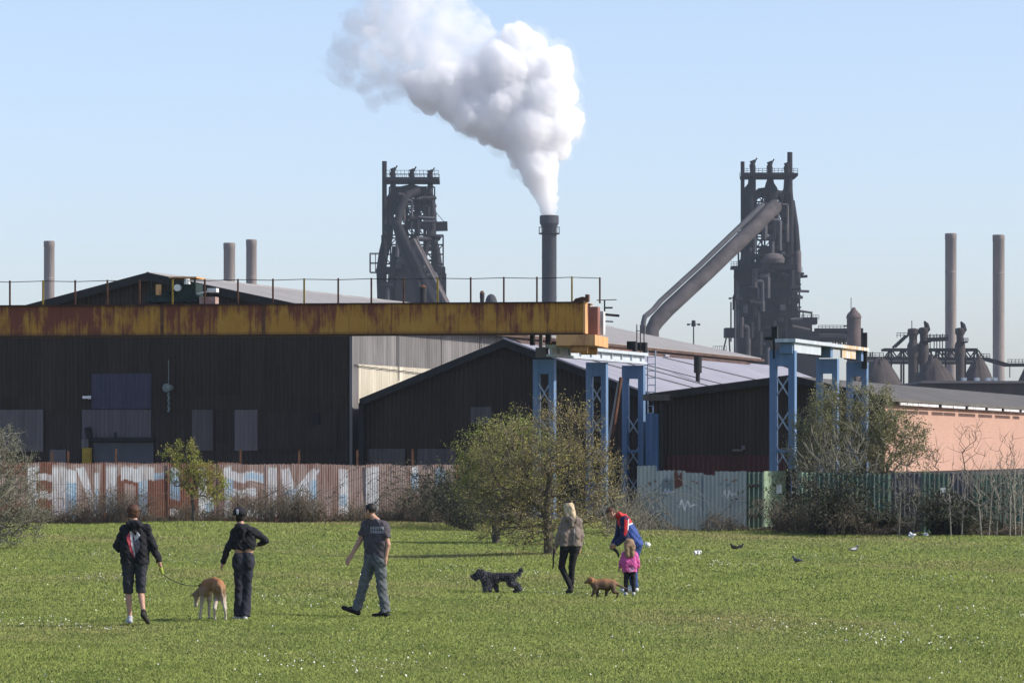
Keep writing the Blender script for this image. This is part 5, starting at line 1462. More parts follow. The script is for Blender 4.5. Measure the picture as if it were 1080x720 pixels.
def body_prims(J, s=1.0, fem=False):
    p = head_prims(J, J.get('hs', s))
    pel = (Vector(J['hipL']) + Vector(J['hipR'])) / 2
    for L_, O in (('L', 'R'), ('R', 'L')):
        sh, hp, osh = Vector(J['sh' + L_]), Vector(J['hip' + L_]), Vector(J['sh' + O])
        inn = sh + (osh - sh) * .24; dn = (hp - inn).normalized()
        p += [('cap', tuple(inn + dn * .05), .072 * s, tuple(lerp(inn, hp, .55)), .070 * s, .04), ('cap', lerp(inn, hp, .55), .070 * s, tuple(hp), .080 * s, .04),
              ('cap', tuple(sh), .048 * s, J['el' + L_], .040 * s, .015), ('cap', J['el' + L_], .040 * s, J['wr' + L_], .028 * s, .015),
              ('cap', tuple(hp), .076 * s, J['kn' + L_], .048 * s), ('cap', J['kn' + L_], .047 * s, J['an' + L_], .033 * s, .012), ('cap', lerp(J['kn' + L_], J['an' + L_], .28), .050 * s, lerp(J['kn' + L_], J['an' + L_], .5), .044 * s, .012),
              ('cap', off(J['an' + L_], (0, 0, -.03)), .034 * s, J['toe' + L_], .026 * s)]
        d = Vector(J['wr' + L_]) - Vector(J['el' + L_]); n_ = (osh - sh).normalized(); f = Vector(J.get('fwd', J['face'])).normalized()
        if abs(d.normalized().dot(n_)) > .8: n_ = Vector((0, 0, -1))
        sd_ = (f - d.normalized() * f.dot(d.normalized())); sd_ = sd_ if sd_.length > .1 else Vector((0, 0, 1))
        n_ = n_ - d.normalized() * n_.dot(d.normalized())
        p += hand(J['wr' + L_], d, n_, sd_, J.get('hl', s))
    a, b = Vector(J['shL']), Vector(J['shR'])
    p += [('cap', tuple(a), .042 * s, tuple((a + b) / 2 + Vector((0, 0, .03))), .052 * s, .03), ('cap', tuple(b), .042 * s, tuple((a + b) / 2 + Vector((0, 0, .03))), .052 * s, .03), ('cap', J['neck'], .054 * s, tuple((a + b) / 2), .06 * s, .02)]
    return p

def top_prims(J, s, e=.022, sleeve=1.0, hem=None, loose=.0):
    """upper garment round torso and arms; sleeve: share of the arm covered (1 wrist, .3 short)"""
    p = []
    pel = (Vector(J['hipL']) + Vector(J['hipR'])) / 2
    for L_, O in (('L', 'R'), ('R', 'L')):
        sh, hp, osh = Vector(J['sh' + L_]), Vector(J['hip' + L_]), Vector(J['sh' + O])
        inn = sh + (osh - sh) * .22; dn = (hp - inn).normalized()
        end = hp if hem is None else inn + (hp - inn) * hem
        p += [('cap', tuple(inn + dn * .05), .080 * s + e, lerp(inn, end, .55), .080 * s + e + loose, .05), ('capf', lerp(inn, end, .5), .081 * s + e + loose, tuple(end), .086 * s + e + loose * .7, .04)]
        if sleeve >= .9: p += [('cap', tuple(sh), .052 * s + e * .7, J['el' + L_], .042 * s + e * .8, .02), ('capf', J['el' + L_], .042 * s + e * .8, J['wr' + L_], .030 * s + e * .7, .015)]
        else: p += [('capf', tuple(sh), .060 * s + e, lerp(sh, J['el' + L_], sleeve / .5), .054 * s + e)]
    a, b = Vector(J['shL']), Vector(J['shR']); m_ = (a + b) / 2
    p += [('cap', tuple(a), .050 * s + e * .6, tuple(m_ + Vector((0, 0, .045))), .058 * s + e * .6, .05), ('cap', tuple(b), .050 * s + e * .6, tuple(m_ + Vector((0, 0, .045))), .058 * s + e * .6, .05), ('cap', tuple(m_ + Vector((0, 0, .02))), .066 * s + e * .6, lerp(m_, J['neck'], .62), .057 * s + e * .5, .02)]
    return p

def trouser_prims(J, s, e=.018, leg=1.0, flare=0.0):
    p = []
    for L_ in 'LR':
        hp, kn, an = J['hip' + L_], J['kn' + L_], J['an' + L_]
        p += [('cap', off(hp, (0, 0, .07 * s)), .096 * s + e * .7, off(hp, (0, 0, -.05 * s)), .098 * s + e, .04)]
        if leg < .6: p += [('capf', hp, .092 * s + e, lerp(kn, an, .12), .066 * s + e * 1.5, .03)]
        else: p += [('cap', hp, .090 * s + e, kn, .058 * s + e, .025), ('capf', kn, .058 * s + e, lerp(kn, an, leg), .040 * s + e + flare, .02)]
    return p

def shoe_prims(J, s, L_):
    a, t_ = Vector(J['an' + L_]), Vector(J['toe' + L_]); d = (t_ - a); d.z = d.z * .9
    heel = a - Vector((d.x, d.y, 0)).normalized() * .03 * s + Vector((0, 0, -.055 * s)) if abs(d.z) < .14 else a + Vector((0, 0, -.02))
    return [('cap', tuple(heel), .042 * s, tuple(t_ + d.normalized() * .05), .036 * s), ('cap', tuple(a), .044 * s, lerp(a, t_, .5), .038 * s)]

def hair_cut(J, back=.02, below=-.07, s=1.0):
    h, f, up = Vector(J['head']), Vector(J['face']).normalized(), Vector(J.get('up', (0, 0, 1))).normalized()
    def post(X, Y, Z, F):
        a = (X - h.x) * f.x + (Y - h.y) * f.y + (Z - h.z) * f.z; b = (X - h.x) * up.x + (Y - h.y) * up.y + (Z - h.z) * up.z
        face = np.minimum(.05 * s - b, a - back * s)               # in front of the ears and below the hairline: face
        return np.maximum(np.maximum(F, face), below * s - b)
    return post

def make_person(foot, label, J, s=1.0, group=None):
    o = blob('person', body_prims(J, s), M['skin'], None, .0085, .022, loc=foot)
    tag(o, label, 'person', group)
    h, f, up = Vector(J['head']), Vector(J['face']).normalized(), Vector(J.get('up', (0, 0, 1))).normalized(); sd_ = f.cross(up).normalized(); hs = J.get('hs', s)
    for q in (-1, 1):
        c = h + f * .078 * hs + sd_ * q * .030 * hs + up * .008
        MB().lathe((c.x, c.y, c.z - .010), [(.002, 0), (.009, .004), (.011, .010), (.009, .016), (.002, .020)], 8).build('eye', M['black'], o, True)
    return o

# man in the black hoodie, seen from behind
ft = G(143.5, 657)
J = dict(head=(-.05, .02, 1.665), neck=(-.02, .0, 1.50), face=(-.45, .9, -.05), fwd=(-.2, 1, 0), shL=(-.175, .0, 1.41), shR=(.155, -.02, 1.415), elL=(-.285, .03, 1.165), elR=(.265, -.02, 1.165), wrL=(-.275, .25, 1.10), wrR=(.345, .05, .92),
         hipL=(-.115, 0, .93), hipR=(.075, 0, .93), knL=(-.125, .03, .50), knR=(.065, .02, .50), anL=(-.09, -.02, .09), anR=(.13, -.20, .19), toeL=(-.13, .15, .04), toeR=(.17, -.06, .05))
p1 = make_person(ft, 'person in black hoodie with red and white back print, black shorts and bare calves', J)
M['blk_cloth'] = cloth('black_hoodie', (.014, .014, .018)); M['blk_short'] = cloth('black_shorts', (.030, .032, .040))
hd = blob('hoodie', top_prims(J, 1.0, .024, 1.0, 1.06, .016) + [('cap', (-.09, -.10, 1.50), .06, (.05, -.10, 1.49), .06), ('cap', (-.03, -.12, 1.46), .05, (-.02, -.13, 1.40), .03)], M['blk_cloth'], p1, .010, .03, (.010, 26))
blob('shorts', trouser_prims(J, 1.0, .004, .3), M['blk_short'], p1, .010, .03, (.007, 30))
M['hair_brown'] = plain('dark_brown_hair', (.075, .032, .018), .5, 40, .7); M['hair_blond'] = plain('blond_hair', (.46, .36, .22), .3, 30, .6, (1, 1, .2)); M['hair_fair'] = plain('fair_brown_hair', (.24, .155, .09), .3, 30, .6, (1, 1, .2)); M['hair_black'] = plain('black_hair', (.015, .012, .011), .4, 40, .6)
def hair(J, m, par, s=1.0, e=.014, extra=(), back=.02, below=-.07, folds=(.004, 60)):
    h, f, up = Vector(J['head']), Vector(J['face']).normalized(), Vector(J.get('up', (0, 0, 1))).normalized()
    return blob('hair', [('cap', tuple(h + up * .032 * s - f * .015 * s), (.083 * s + e), tuple(h - up * .03 * s - f * .006 * s), .074 * s + e)], m, par, .007, .02, folds, hair_cut(J, back, below, s))
hair(J, M['hair_brown'], p1)
M['print_white'] = plain('print_white', (.55, .52, .54), .4, 22); M['print_red'] = plain('print_red', (.42, .06, .08), .4, 22); M['print_grey'] = plain('print_grey', (.12, .11, .13), .5, 20)
def print_on(name, par, m, poly, y, thick=.004, garment=None):
    """a flat print that lies on the back of a garment: polygon in x,z pressed on to the cloth"""
    import bmesh as bmod
    bm = bmod.new(); vs_ = [bm.verts.new((a, y, b)) for a, b in poly]; bm.faces.new(vs_)
    bmod.ops.triangulate(bm, faces=bm.faces)
    bmod.ops.subdivide_edges(bm, edges=bm.edges, cuts=5, use_grid_fill=True)
    me = bpy.data.meshes.new(name); bm.to_mesh(me); bm.free(); me.materials.append(m)
    from mathutils.bvhtree import BVHTree
    g_ = garment.data; T = BVHTree.FromPolygons([v.co for v in g_.vertices], [tuple(q.vertices) for q in g_.polygons])
    for v in me.vertices:
        hit = T.ray_cast(Vector((v.co.x, -3, v.co.z)), Vector((0, 1, 0)))
        if hit[0] is not None: v.co.y = hit[0].y - thick
    me.update(); return link(name, me, par)
print_on('back_print', hd, M['print_red'], [(-.135, 1.30), (-.085, 1.38), (-.06, 1.20), (-.03, 1.06), (-.015, .98), (-.07, 1.08)], 0, .005, hd)
print_on('back_print', hd, M['print_white'], [(-.085, 1.385), (-.045, 1.39), (-.035, 1.25), (-.005, 1.08), (-.005, .98), (-.055, 1.16)], 0, .007, hd)
print_on('back_print', hd, M['print_white'], [(-.04, 1.375), (-.005, 1.31), (.03, 1.385), (.075, 1.33), (.045, 1.28), (-.01, 1.25)], 0, .006, hd)
print_on('back_print', hd, M['print_grey'], [(-.03, 1.25), (.05, 1.27), (.075, 1.18), (.04, 1.08), (.0, 1.05), (-.01, 1.14)], 0, .005, hd)
M['sandal'] = plain('pale_shoe', (.45, .45, .48), .2, 12); M['sole'] = plain('dark_sole', (.03, .026, .024), .3, 12); M['white_shoe'] = plain('white_shoe', (.62, .62, .64), .15, 12); M['black_shoe'] = plain('black_shoe', (.016, .015, .016), .3, 12)
blob('shoe', shoe_prims(J, .95, 'L'), M['sandal'], p1, .008, .02); blob('shoe', shoe_prims(J, .9, 'R'), M['sole'], p1, .008, .02)

# woman in the black cap
ft2 = G(254.5, 654)
J2 = dict(head=(-.03, .02, 1.60), neck=(.0, 0, 1.44), face=(-.55, .85, .0), fwd=(-.2, 1, 0), shL=(-.095, .0, 1.355), shR=(.19, 0, 1.36), elL=(-.205, -.01, 1.10), elR=(.37, .02, 1.22), wrL=(-.285, .03, .88), wrR=(.26, .24, 1.16),
          hipL=(-.04, 0, .90), hipR=(.105, 0, .91), knL=(-.035, .02, .48), knR=(.09, .05, .48), anL=(-.035, .03, .09), anR=(.055, -.02, .09), toeL=(-.10, .16, .035), toeR=(.03, .14, .035))
p2 = make_person(ft2, 'person in black cap, cropped black hoodie and dark wide trousers with one elbow out', J2, .93)
hd2 = blob('hoodie', top_prims(J2, .93, .016, 1.0, .60, .006) + [('cap', (-.05, -.09, 1.43), .058, (.10, -.09, 1.42), .058), ('cap', (.02, -.12, 1.40), .055, (.03, -.13, 1.30), .03)], M['blk_cloth'], p2, .010, .03, (.009, 28))
M['navy_cloth'] = cloth('navy_trousers', (.022, .024, .034))
tz = blob('trousers', trouser_prims(J2, .93, .010, 1.06, .038), M['navy_cloth'], p2, .010, .03, (.007, 22))
for sx in (-.05, .11): 
    print_on('pocket', tz, M['blk_cloth'], [(sx - .035, .93), (sx + .045, .93), (sx + .04, .90), (sx - .03, .90)], 0, .004, tz)
cp = blob('cap', [('ell', (-.025, .0, 1.655), (.098, .108, .085)), ('cap', (-.03, .01, 1.64), .098, (-.03, .0, 1.62), .094), ('cap', (-.06, .10, 1.635), .03, (-.13, .17, 1.62), .018)], M['blk_cloth'], p2, .008, .02, None, lambda X, Y, Z, F: np.maximum(F, 1.605 - Z - (Y - .0) * .15))
print_on('emblem', cp, M['print_white'], [(-.075, 1.70), (-.04, 1.71), (-.03, 1.665), (-.035, 1.625), (-.06, 1.615), (-.05, 1.65), (-.07, 1.665)], 0, .004, cp)
hair(J2, M['hair_black'], p2, .95, .006, back=.0, below=-.11)
for L_ in 'LR': blob('shoe', shoe_prims(J2, .9, L_), M['white_shoe'], p2, .008, .02)

# man walking to the left
ft3 = G(397, 650)
J3 = dict(head=(-.10, .02, 1.655), neck=(.0, .0, 1.50), face=(-.86, .5, -.05), fwd=(-.85, .5, 0), shL=(-.155, .10, 1.435), shR=(.125, -.08, 1.42), elL=(-.28, .10, 1.16), elR=(.185, -.12, 1.13), wrL=(-.415, .04, .925), wrR=(.145, -.12, .90),
          hipL=(-.075, .07, .92), hipR=(.055, -.05, .92), knL=(-.20, .08, .50), knR=(.08, -.05, .48), anL=(-.315, .08, .115), anR=(.145, -.06, .085), toeL=(-.475, .14, .13), toeR=(.0, .02, .03))
p3 = make_person(ft3, 'person in dark grey printed t-shirt and grey trousers striding left', J3)
M['tee_grey'] = cloth('dark_grey_tee', (.070, .062, .070), .25); M['grey_trouser'] = cloth('grey_trousers', (.105, .115, .120), .22)
te = blob('t_shirt', top_prims(J3, 1.0, .020, .33, 1.08, .016), M['tee_grey'], p3, .010, .03, (.010, 24))
blob('trousers', trouser_prims(J3, 1.0, .022, 1.04, .012), M['grey_trouser'], p3, .010, .03, (.010, 26))
M['print_pale'] = plain('worn_pale_print', (.30, .28, .31), .6, 60)
for r_ in range(2):
    for c_ in range(6):
        x0 = -.095 + c_ * .038; z0 = 1.37 - r_ * .06
        print_on('shirt_print', te, M['print_pale'], [(x0, z0), (x0 + .030, z0), (x0 + .030, z0 + .046), (x0, z0 + .046)], 0, .004, te)
hair(J3, M['hair_black'], p3, 1.0, .008, back=.03, below=-.02, folds=None)
for L_ in 'LR': blob('shoe', shoe_prims(J3, 1.0, L_), M['black_shoe'], p3, .008, .02)

# woman in the taupe hoodie
ft4 = G(601, 624.5)
J4 = dict(head=(-.02, .02, 1.53), neck=(.02, .0, 1.38), face=(-.55, .85, -.05), fwd=(-.1, 1, 0), shL=(-.10, .0, 1.30), shR=(.155, .0, 1.29), elL=(-.20, -.01, 1.05), elR=(.205, .0, 1.03), wrL=(-.255, .02, .83), wrR=(.18, .03, .80),
          hipL=(-.085, 0, .86), hipR=(.095, 0, .86), knL=(-.15, .05, .47), knR=(.035, .02, .46), anL=(.015, -.05, .09), anR=(.03, .05, .085), toeL=(-.03, .10, .03), toeR=(.03, .20, .03))
p4 = make_person(ft4, 'person with long blond hair in taupe hoodie and black leggings, walking away', J4, .92)
M['taupe'] = cloth('taupe_hoodie', (.19, .150, .125), .18)
hd4 = blob('hoodie', top_prims(J4, .92, .020, 1.0, 1.02, .022) + [('cap', (-.05, -.09, 1.37), .06, (.10, -.09, 1.36), .06), ('cap', (.02, -.12, 1.34), .06, (.03, -.13, 1.23), .035)], M['taupe'], p4, .010, .03, (.008, 22))
print_on('stripe', hd4, plain('pale_stripe', (.46, .42, .40), .2, 9), [(.075, 1.18), (.09, 1.18), (.085, .93), (.072, .93)], 0, .004, hd4)
M['black_legging'] = cloth('black_leggings', (.012, .012, .014))
blob('leggings', trouser_prims(J4, .92, .006, 1.0, .0), M['black_legging'], p4, .009, .025, (.003, 30))
blob('hair', [('cap', (-.015, .0, 1.565), .098, (-.02, .0, 1.50), .090), ('cap', (.02, -.06, 1.52), .075, (.06, -.11, 1.36), .055), ('cap', (-.05, -.05, 1.50), .05, (-.03, -.10, 1.40), .04)], M['hair_blond'], p4, .008, .025, (.006, 50), hair_cut(J4, .02, -.30))
MB().tube([(-.05, -.02, 1.655), (-.02, -.05, 1.665), (.02, -.04, 1.665)], .016, 8).build('hair_band', M['blk_cloth'], p4, True)
for L_ in 'LR': blob('shoe', shoe_prims(J4, .88, L_), M['black_shoe'], p4, .008, .02)

# man bending over in the red and blue jacket
ft5 = Vector(((666 - 540) / FOC * 70.3, 70.3, 0))
J5 = dict(head=(-.38, .0, 1.43), neck=(-.24, .0, 1.385), face=(-.80, -.1, -.62), up=(-.62, 0, .80), fwd=(-1, 0, 0), shL=(-.18, .15, 1.31), shR=(-.13, -.15, 1.31), elL=(-.22, .2, 1.04), elR=(-.13, -.2, 1.02), wrL=(-.33, .12, .86), wrR=(-.29, -.16, .87),
          hipL=(.07, .10, .88), hipR=(.09, -.09, .88), knL=(.0, .10, .47), knR=(.03, -.10, .47), anL=(.04, .11, .085), anR=(.06, -.11, .085), toeL=(-.13, .12, .03), toeR=(-.11, -.12, .03))
p5 = make_person(ft5, 'person in red and blue tracksuit top bending down behind the girl', J5, .98)
def jacket_mat():
    t = NT('red_blue_jacket'); s_ = t.node('ShaderNodeSeparateXYZ'); t.l.new(t.obj(), s_.inputs[0])
    k = t.math('ADD', s_.outputs[2], t.math('MULTIPLY', s_.outputs[0], -.35))
    blue = t.mix(t.ramp(t.noise(18, 3), .3, .7), (.022, .05, .20), (.035, .08, .28))
    c = t.mix(t.ramp(k, 1.235, 1.245), blue, (.60, .58, .58)); c = t.mix(t.ramp(k, 1.262, 1.27), c, (.50, .035, .03))
    return t.done(c, .7)
jk = blob('jacket', top_prims(J5, .98, .028, 1.0, 1.12, .018) + [('cap', (-.23, .07, 1.405), .062, (-.23, -.07, 1.405), .062)], jacket_mat(), p5, .010, .03, (.009, 24))
M['navy_sleeve'] = cloth('navy_sleeve', (.018, .025, .075)); M['red_cloth'] = cloth('red_sleeve_stripe', (.48, .03, .035))
for L_ in 'LR': 
    sl = blob('sleeve', [('cap', lerp(J5['sh' + L_], J5['el' + L_], .0), .090, J5['el' + L_], .076), ('capf', J5['el' + L_], .076, J5['wr' + L_], .056)], M['navy_sleeve'], p5, .010, .03, (.005, 26))
    if L_ == 'R':
        print_on('sleeve_stripe', sl, M['red_cloth'], [(-.135, 1.38), (-.075, 1.36), (-.085, 1.10), (-.12, 1.02), (-.15, 1.05), (-.13, 1.2)], 0, .005, sl)
        print_on('sleeve_stripe', sl, M['print_white'], [(-.07, 1.34), (-.05, 1.33), (-.06, 1.15), (-.08, 1.12)], 0, .006, sl)
blob('trousers', trouser_prims(J5, .98, .016, 1.04, .01), cloth('blue_trousers', (.03, .06, .17)), p5, .010, .03, (.005, 24))
hair(J5, M['hair_brown'], p5, .98, .005, back=.0, below=-.03, folds=None)
for L_ in 'LR': blob('shoe', shoe_prims(J5, 1.0, L_), M['white_shoe'], p5, .008, .02)

# girl in the pink coat
ft6 = G(664, 627.5)
J6 = dict(head=(-.005, .01, .905), neck=(.0, .0, .79), face=(-.25, 1, 0), fwd=(-.1, 1, 0), shL=(-.095, .0, .74), shR=(.095, 0, .74), elL=(-.145, .02, .60), elR=(.145, .0, .60), wrL=(-.175, .06, .50), wrR=(.155, .03, .49), hs=.86, hl=.62,
          hipL=(-.05, 0, .48), hipR=(.05, 0, .48), knL=(-.06, .02, .26), knR=(.065, .01, .26), anL=(-.065, .0, .06), anR=(.075, .0, .06), toeL=(-.08, .10, .025), toeR=(.075, .10, .025))
p6 = make_person(ft6, 'small girl with long fair hair in bright pink coat and black leggings', J6, .56)
M['pink'] = plain('pink_coat', (.50, .085, .26), .2, 14, .75)
ct = blob('coat', top_prims(J6, .56, .020, 1.0, 1.22, .022), M['pink'], p6, .008, .025, (.006, 34))
print_on('coat_panel', ct, plain('pale_pink_panel', (.66, .28, .46), .2, 12), [(-.02, .50), (.08, .50), (.085, .42), (.0, .41)], 0, .004, ct)
blob('leggings', trouser_prims(J6, .56, .010, 1.0, .0), M['black_legging'], p6, .008, .02, (.003, 40))
blob('hair', [('cap', (-.005, -.005, .935), .094, (-.005, -.01, .88), .090), ('cap', (-.04, -.055, .88), .065, (-.035, -.075, .72), .045), ('cap', (.045, -.05, .88), .065, (.045, -.07, .73), .04)], M['hair_fair'], p6, .007, .02, (.004, 60), hair_cut(J6, .015, -.30, .86))
for L_ in 'LR': blob('shoe', shoe_prims(J6, .62, L_), M['sandal'], p6, .007, .015)

# ---------------------------------------------------------------- dogs
def fur_mat(name, top, mid, low, z0, z1, z2):
    t = NT(name); s_ = t.node('ShaderNodeSeparateXYZ'); t.l.new(t.obj(), s_.inputs[0])
    n = t.math('MULTIPLY', t.math('SUBTRACT', t.noise(9, 4), .5), .16); z = t.math('ADD', s_.outputs[2], n)
    c = t.mix(t.ramp(z, z0, z1), low, mid); c = t.mix(t.ramp(z, z1, z2), c, top)
    c = t.mix(t.math('MULTIPLY', t.ramp(t.noise(60, 3, .6, (1, 1, .4)), .45, .7), .3), c, tuple(x * .5 for x in mid))
    return t.done(c, .85)
# tall fawn lurcher sniffing the ground, three-quarter rear view
o = G(226, 654.5)
pr = [('cap', (.095, -.22, .575), .070, (.0, .02, .605), .062), ('cap', (.0, .0, .605), .062, (-.14, .25, .555), .078), ('cap', (-.02, .06, .55), .045, (-.13, .22, .46), .082), ('cap', (-.13, .20, .45), .085, (-.17, .30, .43), .075), ('cap', (.085, -.26, .55), .062, (.11, -.28, .49), .055),
      ('cap', (-.17, .30, .55), .058, (-.28, .40, .42), .041), ('cap', (-.28, .40, .43), .045, (-.305, .44, .365), .049), ('cap', (-.305, .44, .36), .045, (-.320, .48, .235), .026), ('cap', (-.320, .48, .235), .024, (-.323, .49, .20), .020)]
for q in (-1, 1): pr += [('cap', (-.297 + q * .045, .40, .40), .020, (-.303 + q * .078, .38, .37), .010)]
def leg_hind(hx, hy, fx, fy): return [('cap', (hx, hy, .52), .062, (hx + .01, hy + .09, .36), .042), ('cap', (hx + .01, hy + .10, .36), .048, (fx, fy - .09, .20), .022), ('cap', (fx, fy - .09, .20), .022, (fx, fy - .03, .05), .017), ('cap', (fx, fy - .03, .04), .018, (fx - .01, fy + .05, .018), .020)]
def leg_front(hx, hy, fx, fy): return [('cap', (hx, hy, .45), .055, (hx, hy - .03, .32), .036), ('cap', (hx, hy - .03, .32), .032, (fx, fy, .10), .018), ('cap', (fx, fy, .10), .018, (fx, fy, .035), .016), ('cap', (fx, fy, .03), .017, (fx - .015, fy + .04, .018), .019)]
pr += leg_hind(.035, -.20, .03, -.22) + leg_hind(.135, -.24, .195, -.27) + leg_front(-.20, .28, -.235, .27) + leg_front(-.10, .32, -.11, .36)
pr += [('cap', (.125, -.345, .53), .022, (.155, -.40, .40), .016), ('cap', (.155, -.40, .40), .016, (.185, -.41, .22), .012), ('cap', (.185, -.41, .22), .012, (.215, -.43, .12), .007)]
dg1 = blob('dog', pr, fur_mat('fawn_coat', (.36, .15, .055), (.25, .165, .10), (.46, .40, .33), .24, .44, .66), None, .008, .03, (.002, 30), loc=o)
tag(dg1, 'tall fawn sighthound with white legs standing with its head lowered', 'dog')
MB().tube([(-.20, .27, .585), (-.265, .33, .53), (-.245, .41, .44), (-.175, .37, .46), (-.14, .30, .53), (-.20, .27, .585)], .009, 6).build('collar', M['black'], dg1)
# its lead, from the man's hand
hw = ft + Vector((.365, .06, .84)); cl = o + Vector((-.262, .33, .53))
b = MB().tube([hw, hw + Vector((.03, .0, -.10))], [.028, .02], 8)
ld_ = b.build('dog_lead', plain('lime_handle', (.30, .36, .05), .2, 9), None, True, None)
L_ = ld_.data; 
for v in L_.vertices: v.co -= hw
ld_.location = hw
tag(ld_, 'yellow green handled lead running from the hoodie wearer to the tall dog', 'dog lead')
pts = []
for k in range(13):
    t_ = k / 12; q = (hw + Vector((.03, 0, -.10))) * (1 - t_) + cl * t_; q.z -= .10 * 4 * t_ * (1 - t_) * .6; pts.append(q - hw)
MB().tube(pts, .007, 5).build('cord', M['trim'], ld_)

# shaggy black and grey dog trotting left
o = G(524, 625.5)
pr = [('cap', (-.17, .0, .31), .105, (.0, .0, .325), .085), ('cap', (.0, .0, .33), .080, (.21, .0, .34), .078), ('cap', (-.20, -.02, .36), .09, (-.28, -.02, .40), .085), ('ell', (-.285, -.02, .405), (.085, .085, .075)), ('cap', (-.34, -.03, .385), .055, (-.40, -.04, .345), .045), ('cap', (-.37, -.03, .33), .045, (-.36, -.03, .29), .03),
      ('cap', (-.25, .055, .41), .035, (-.23, .075, .31), .035), ('cap', (-.25, -.095, .41), .035, (-.23, -.11, .31), .035),
      ('cap', (-.19, -.07, .27), .070, (-.20, -.07, .14), .046), ('cap', (-.20, -.07, .14), .044, (-.205, -.07, .045), .040), ('cap', (-.08, .07, .27), .062, (-.03, .06, .15), .040), ('cap', (-.03, .06, .15), .040, (.0, .06, .045), .034),
      ('cap', (-.13, -.05, .26), .05, (-.11, -.06, .12), .036), ('cap', (-.11, -.06, .12), .036, (-.115, -.06, .05), .032),
      ('cap', (.21, .05, .32), .085, (.24, .05, .20), .062), ('cap', (.24, .05, .20), .055, (.33, .05, .14), .040), ('cap', (.33, .05, .14), .040, (.345, .05, .06), .034), ('cap', (.345, .05, .05), .034, (.31, .05, .045), .03),
      ('cap', (.23, -.06, .31), .085, (.27, -.06, .20), .06), ('cap', (.27, -.06, .20), .052, (.36, -.06, .17), .040), ('cap', (.36, -.06, .17), .04, (.395, -.06, .09), .036), ('cap', (.395, -.06, .09), .034, (.36, -.06, .07), .03),
      ('cap', (.28, .0, .37), .042, (.37, .0, .40), .036), ('cap', (.37, .0, .40), .036, (.42, .0, .50), .022)]
M['black_fur'] = fur_mat('black_grey_coat', (.022, .022, .026), (.016, .016, .019), (.075, .075, .085), .10, .28, .42)
dg2 = blob('dog', pr, M['black_fur'], None, .009, .03, (.010, 34), loc=o)
dg2.scale = (1.06, 1, .9)
tag(dg2, 'shaggy black and grey dog trotting left with its tail up', 'dog')
me = dg2.data; nv = len(me.vertices); co = np.empty(nv * 3, np.float32); me.vertices.foreach_get('co', co); co = co.reshape(-1, 3); no = np.empty(nv * 3, np.float32); me.vertices.foreach_get('normal', no); no = no.reshape(-1, 3)
k = rng.integers(0, nv, 9000); dr = no[k] * .7 + rng.normal(size=(9000, 3)) * .3 + np.array([.25, 0, -.75]); dr /= np.linalg.norm(dr, axis=1, keepdims=True); Ln = rng.uniform(.02, .05, (9000, 1)) * np.clip(co[k][:, 2:3] / .22, .45, 1)
sdv = np.cross(dr, rng.normal(size=(9000, 3))); sdv /= np.linalg.norm(sdv, axis=1, keepdims=True); c0 = co[k] - no[k] * .006
V = np.stack([c0 - sdv * .005, c0 + sdv * .005, c0 + dr * Ln], 1).reshape(-1, 3)
t = NT('shaggy_fur'); t.done(t.mix(t.ramp(t.math('ADD', t.math('MULTIPLY', t.island(), .5), t.math('MULTIPLY', t.noise(7, 2), .5)), .46, .66), (.016, .016, .019), (.27, .27, .29)), .7)
link('fur', np_mesh('fur', V, [np.arange(27000).reshape(-1, 3)], t.m), dg2)
MB().tube([(-.21, .09, .40), (-.22, .0, .46), (-.21, -.10, .40), (-.20, -.08, .30), (-.19, .0, .25)], .010, 6).build('collar', M['grey_sheet'], dg2)

# tan puppy hurrying left
o = G(636.5, 631)
pr = [('cap', (-.13, .0, .245), .088, (.02, .0, .255), .098), ('cap', (.02, .0, .255), .098, (.15, .0, .26), .085), ('cap', (-.16, .0, .27), .075, (-.215, .0, .315), .058), ('ell', (-.225, .0, .325), (.062, .055, .055)), ('cap', (-.26, .0, .31), .038, (-.315, .0, .285), .026),
      ('cap', (-.20, .05, .345), .018, (-.205, .065, .29), .020), ('cap', (-.20, -.05, .345), .018, (-.205, -.065, .29), .020)]
def pl(h, k_, a, f): return [('cap', h, .048, k_, .032), ('cap', k_, .028, a, .018), ('cap', a, .018, f, .017)]
pr += pl((-.13, -.05, .20), (-.165, -.05, .12), (-.205, -.05, .055), (-.225, -.05, .02)) + pl((-.11, .05, .20), (-.12, .05, .12), (-.10, .05, .055), (-.115, .05, .02)) + pl((.12, .05, .21), (.06, .05, .14), (.05, .05, .08), (.02, .05, .02)) + pl((.16, -.05, .22), (.18, -.05, .13), (.255, -.05, .10), (.235, -.05, .025))
pr += [('cap', (.21, .0, .275), .026, (.33, .0, .205), .017), ('cap', (.33, .0, .205), .017, (.43, .0, .165), .009)]
dg3 = blob('dog', pr, fur_mat('tan_coat', (.30, .14, .055), (.14, .085, .055), (.08, .055, .038), .10, .25, .37), None, .007, .025, (.0015, 40), loc=o)
tag(dg3, 'small tan puppy hurrying left beside the girl', 'dog')
for ob, cs in ((dg3, ((-.245, .045, .335), (-.245, -.045, .335), (-.322, 0, .288))), (dg2, ((-.345, .03, .425), (-.345, -.09, .425), (-.425, -.04, .36)))):
    for q, c in enumerate(cs): MB().lathe((c[0], c[1], c[2] - .012), [(.002, 0), (.010, .005), (.012, .012), (.010, .019), (.002, .024)], 8).build('nose' if q == 2 else 'eye', M['black'], ob, True)
MB().lathe((-.323, .505, .185), [(.003, 0), (.012, .006), (.013, .012), (.004, .022)], 8).build('nose', M['black'], dg1, True)

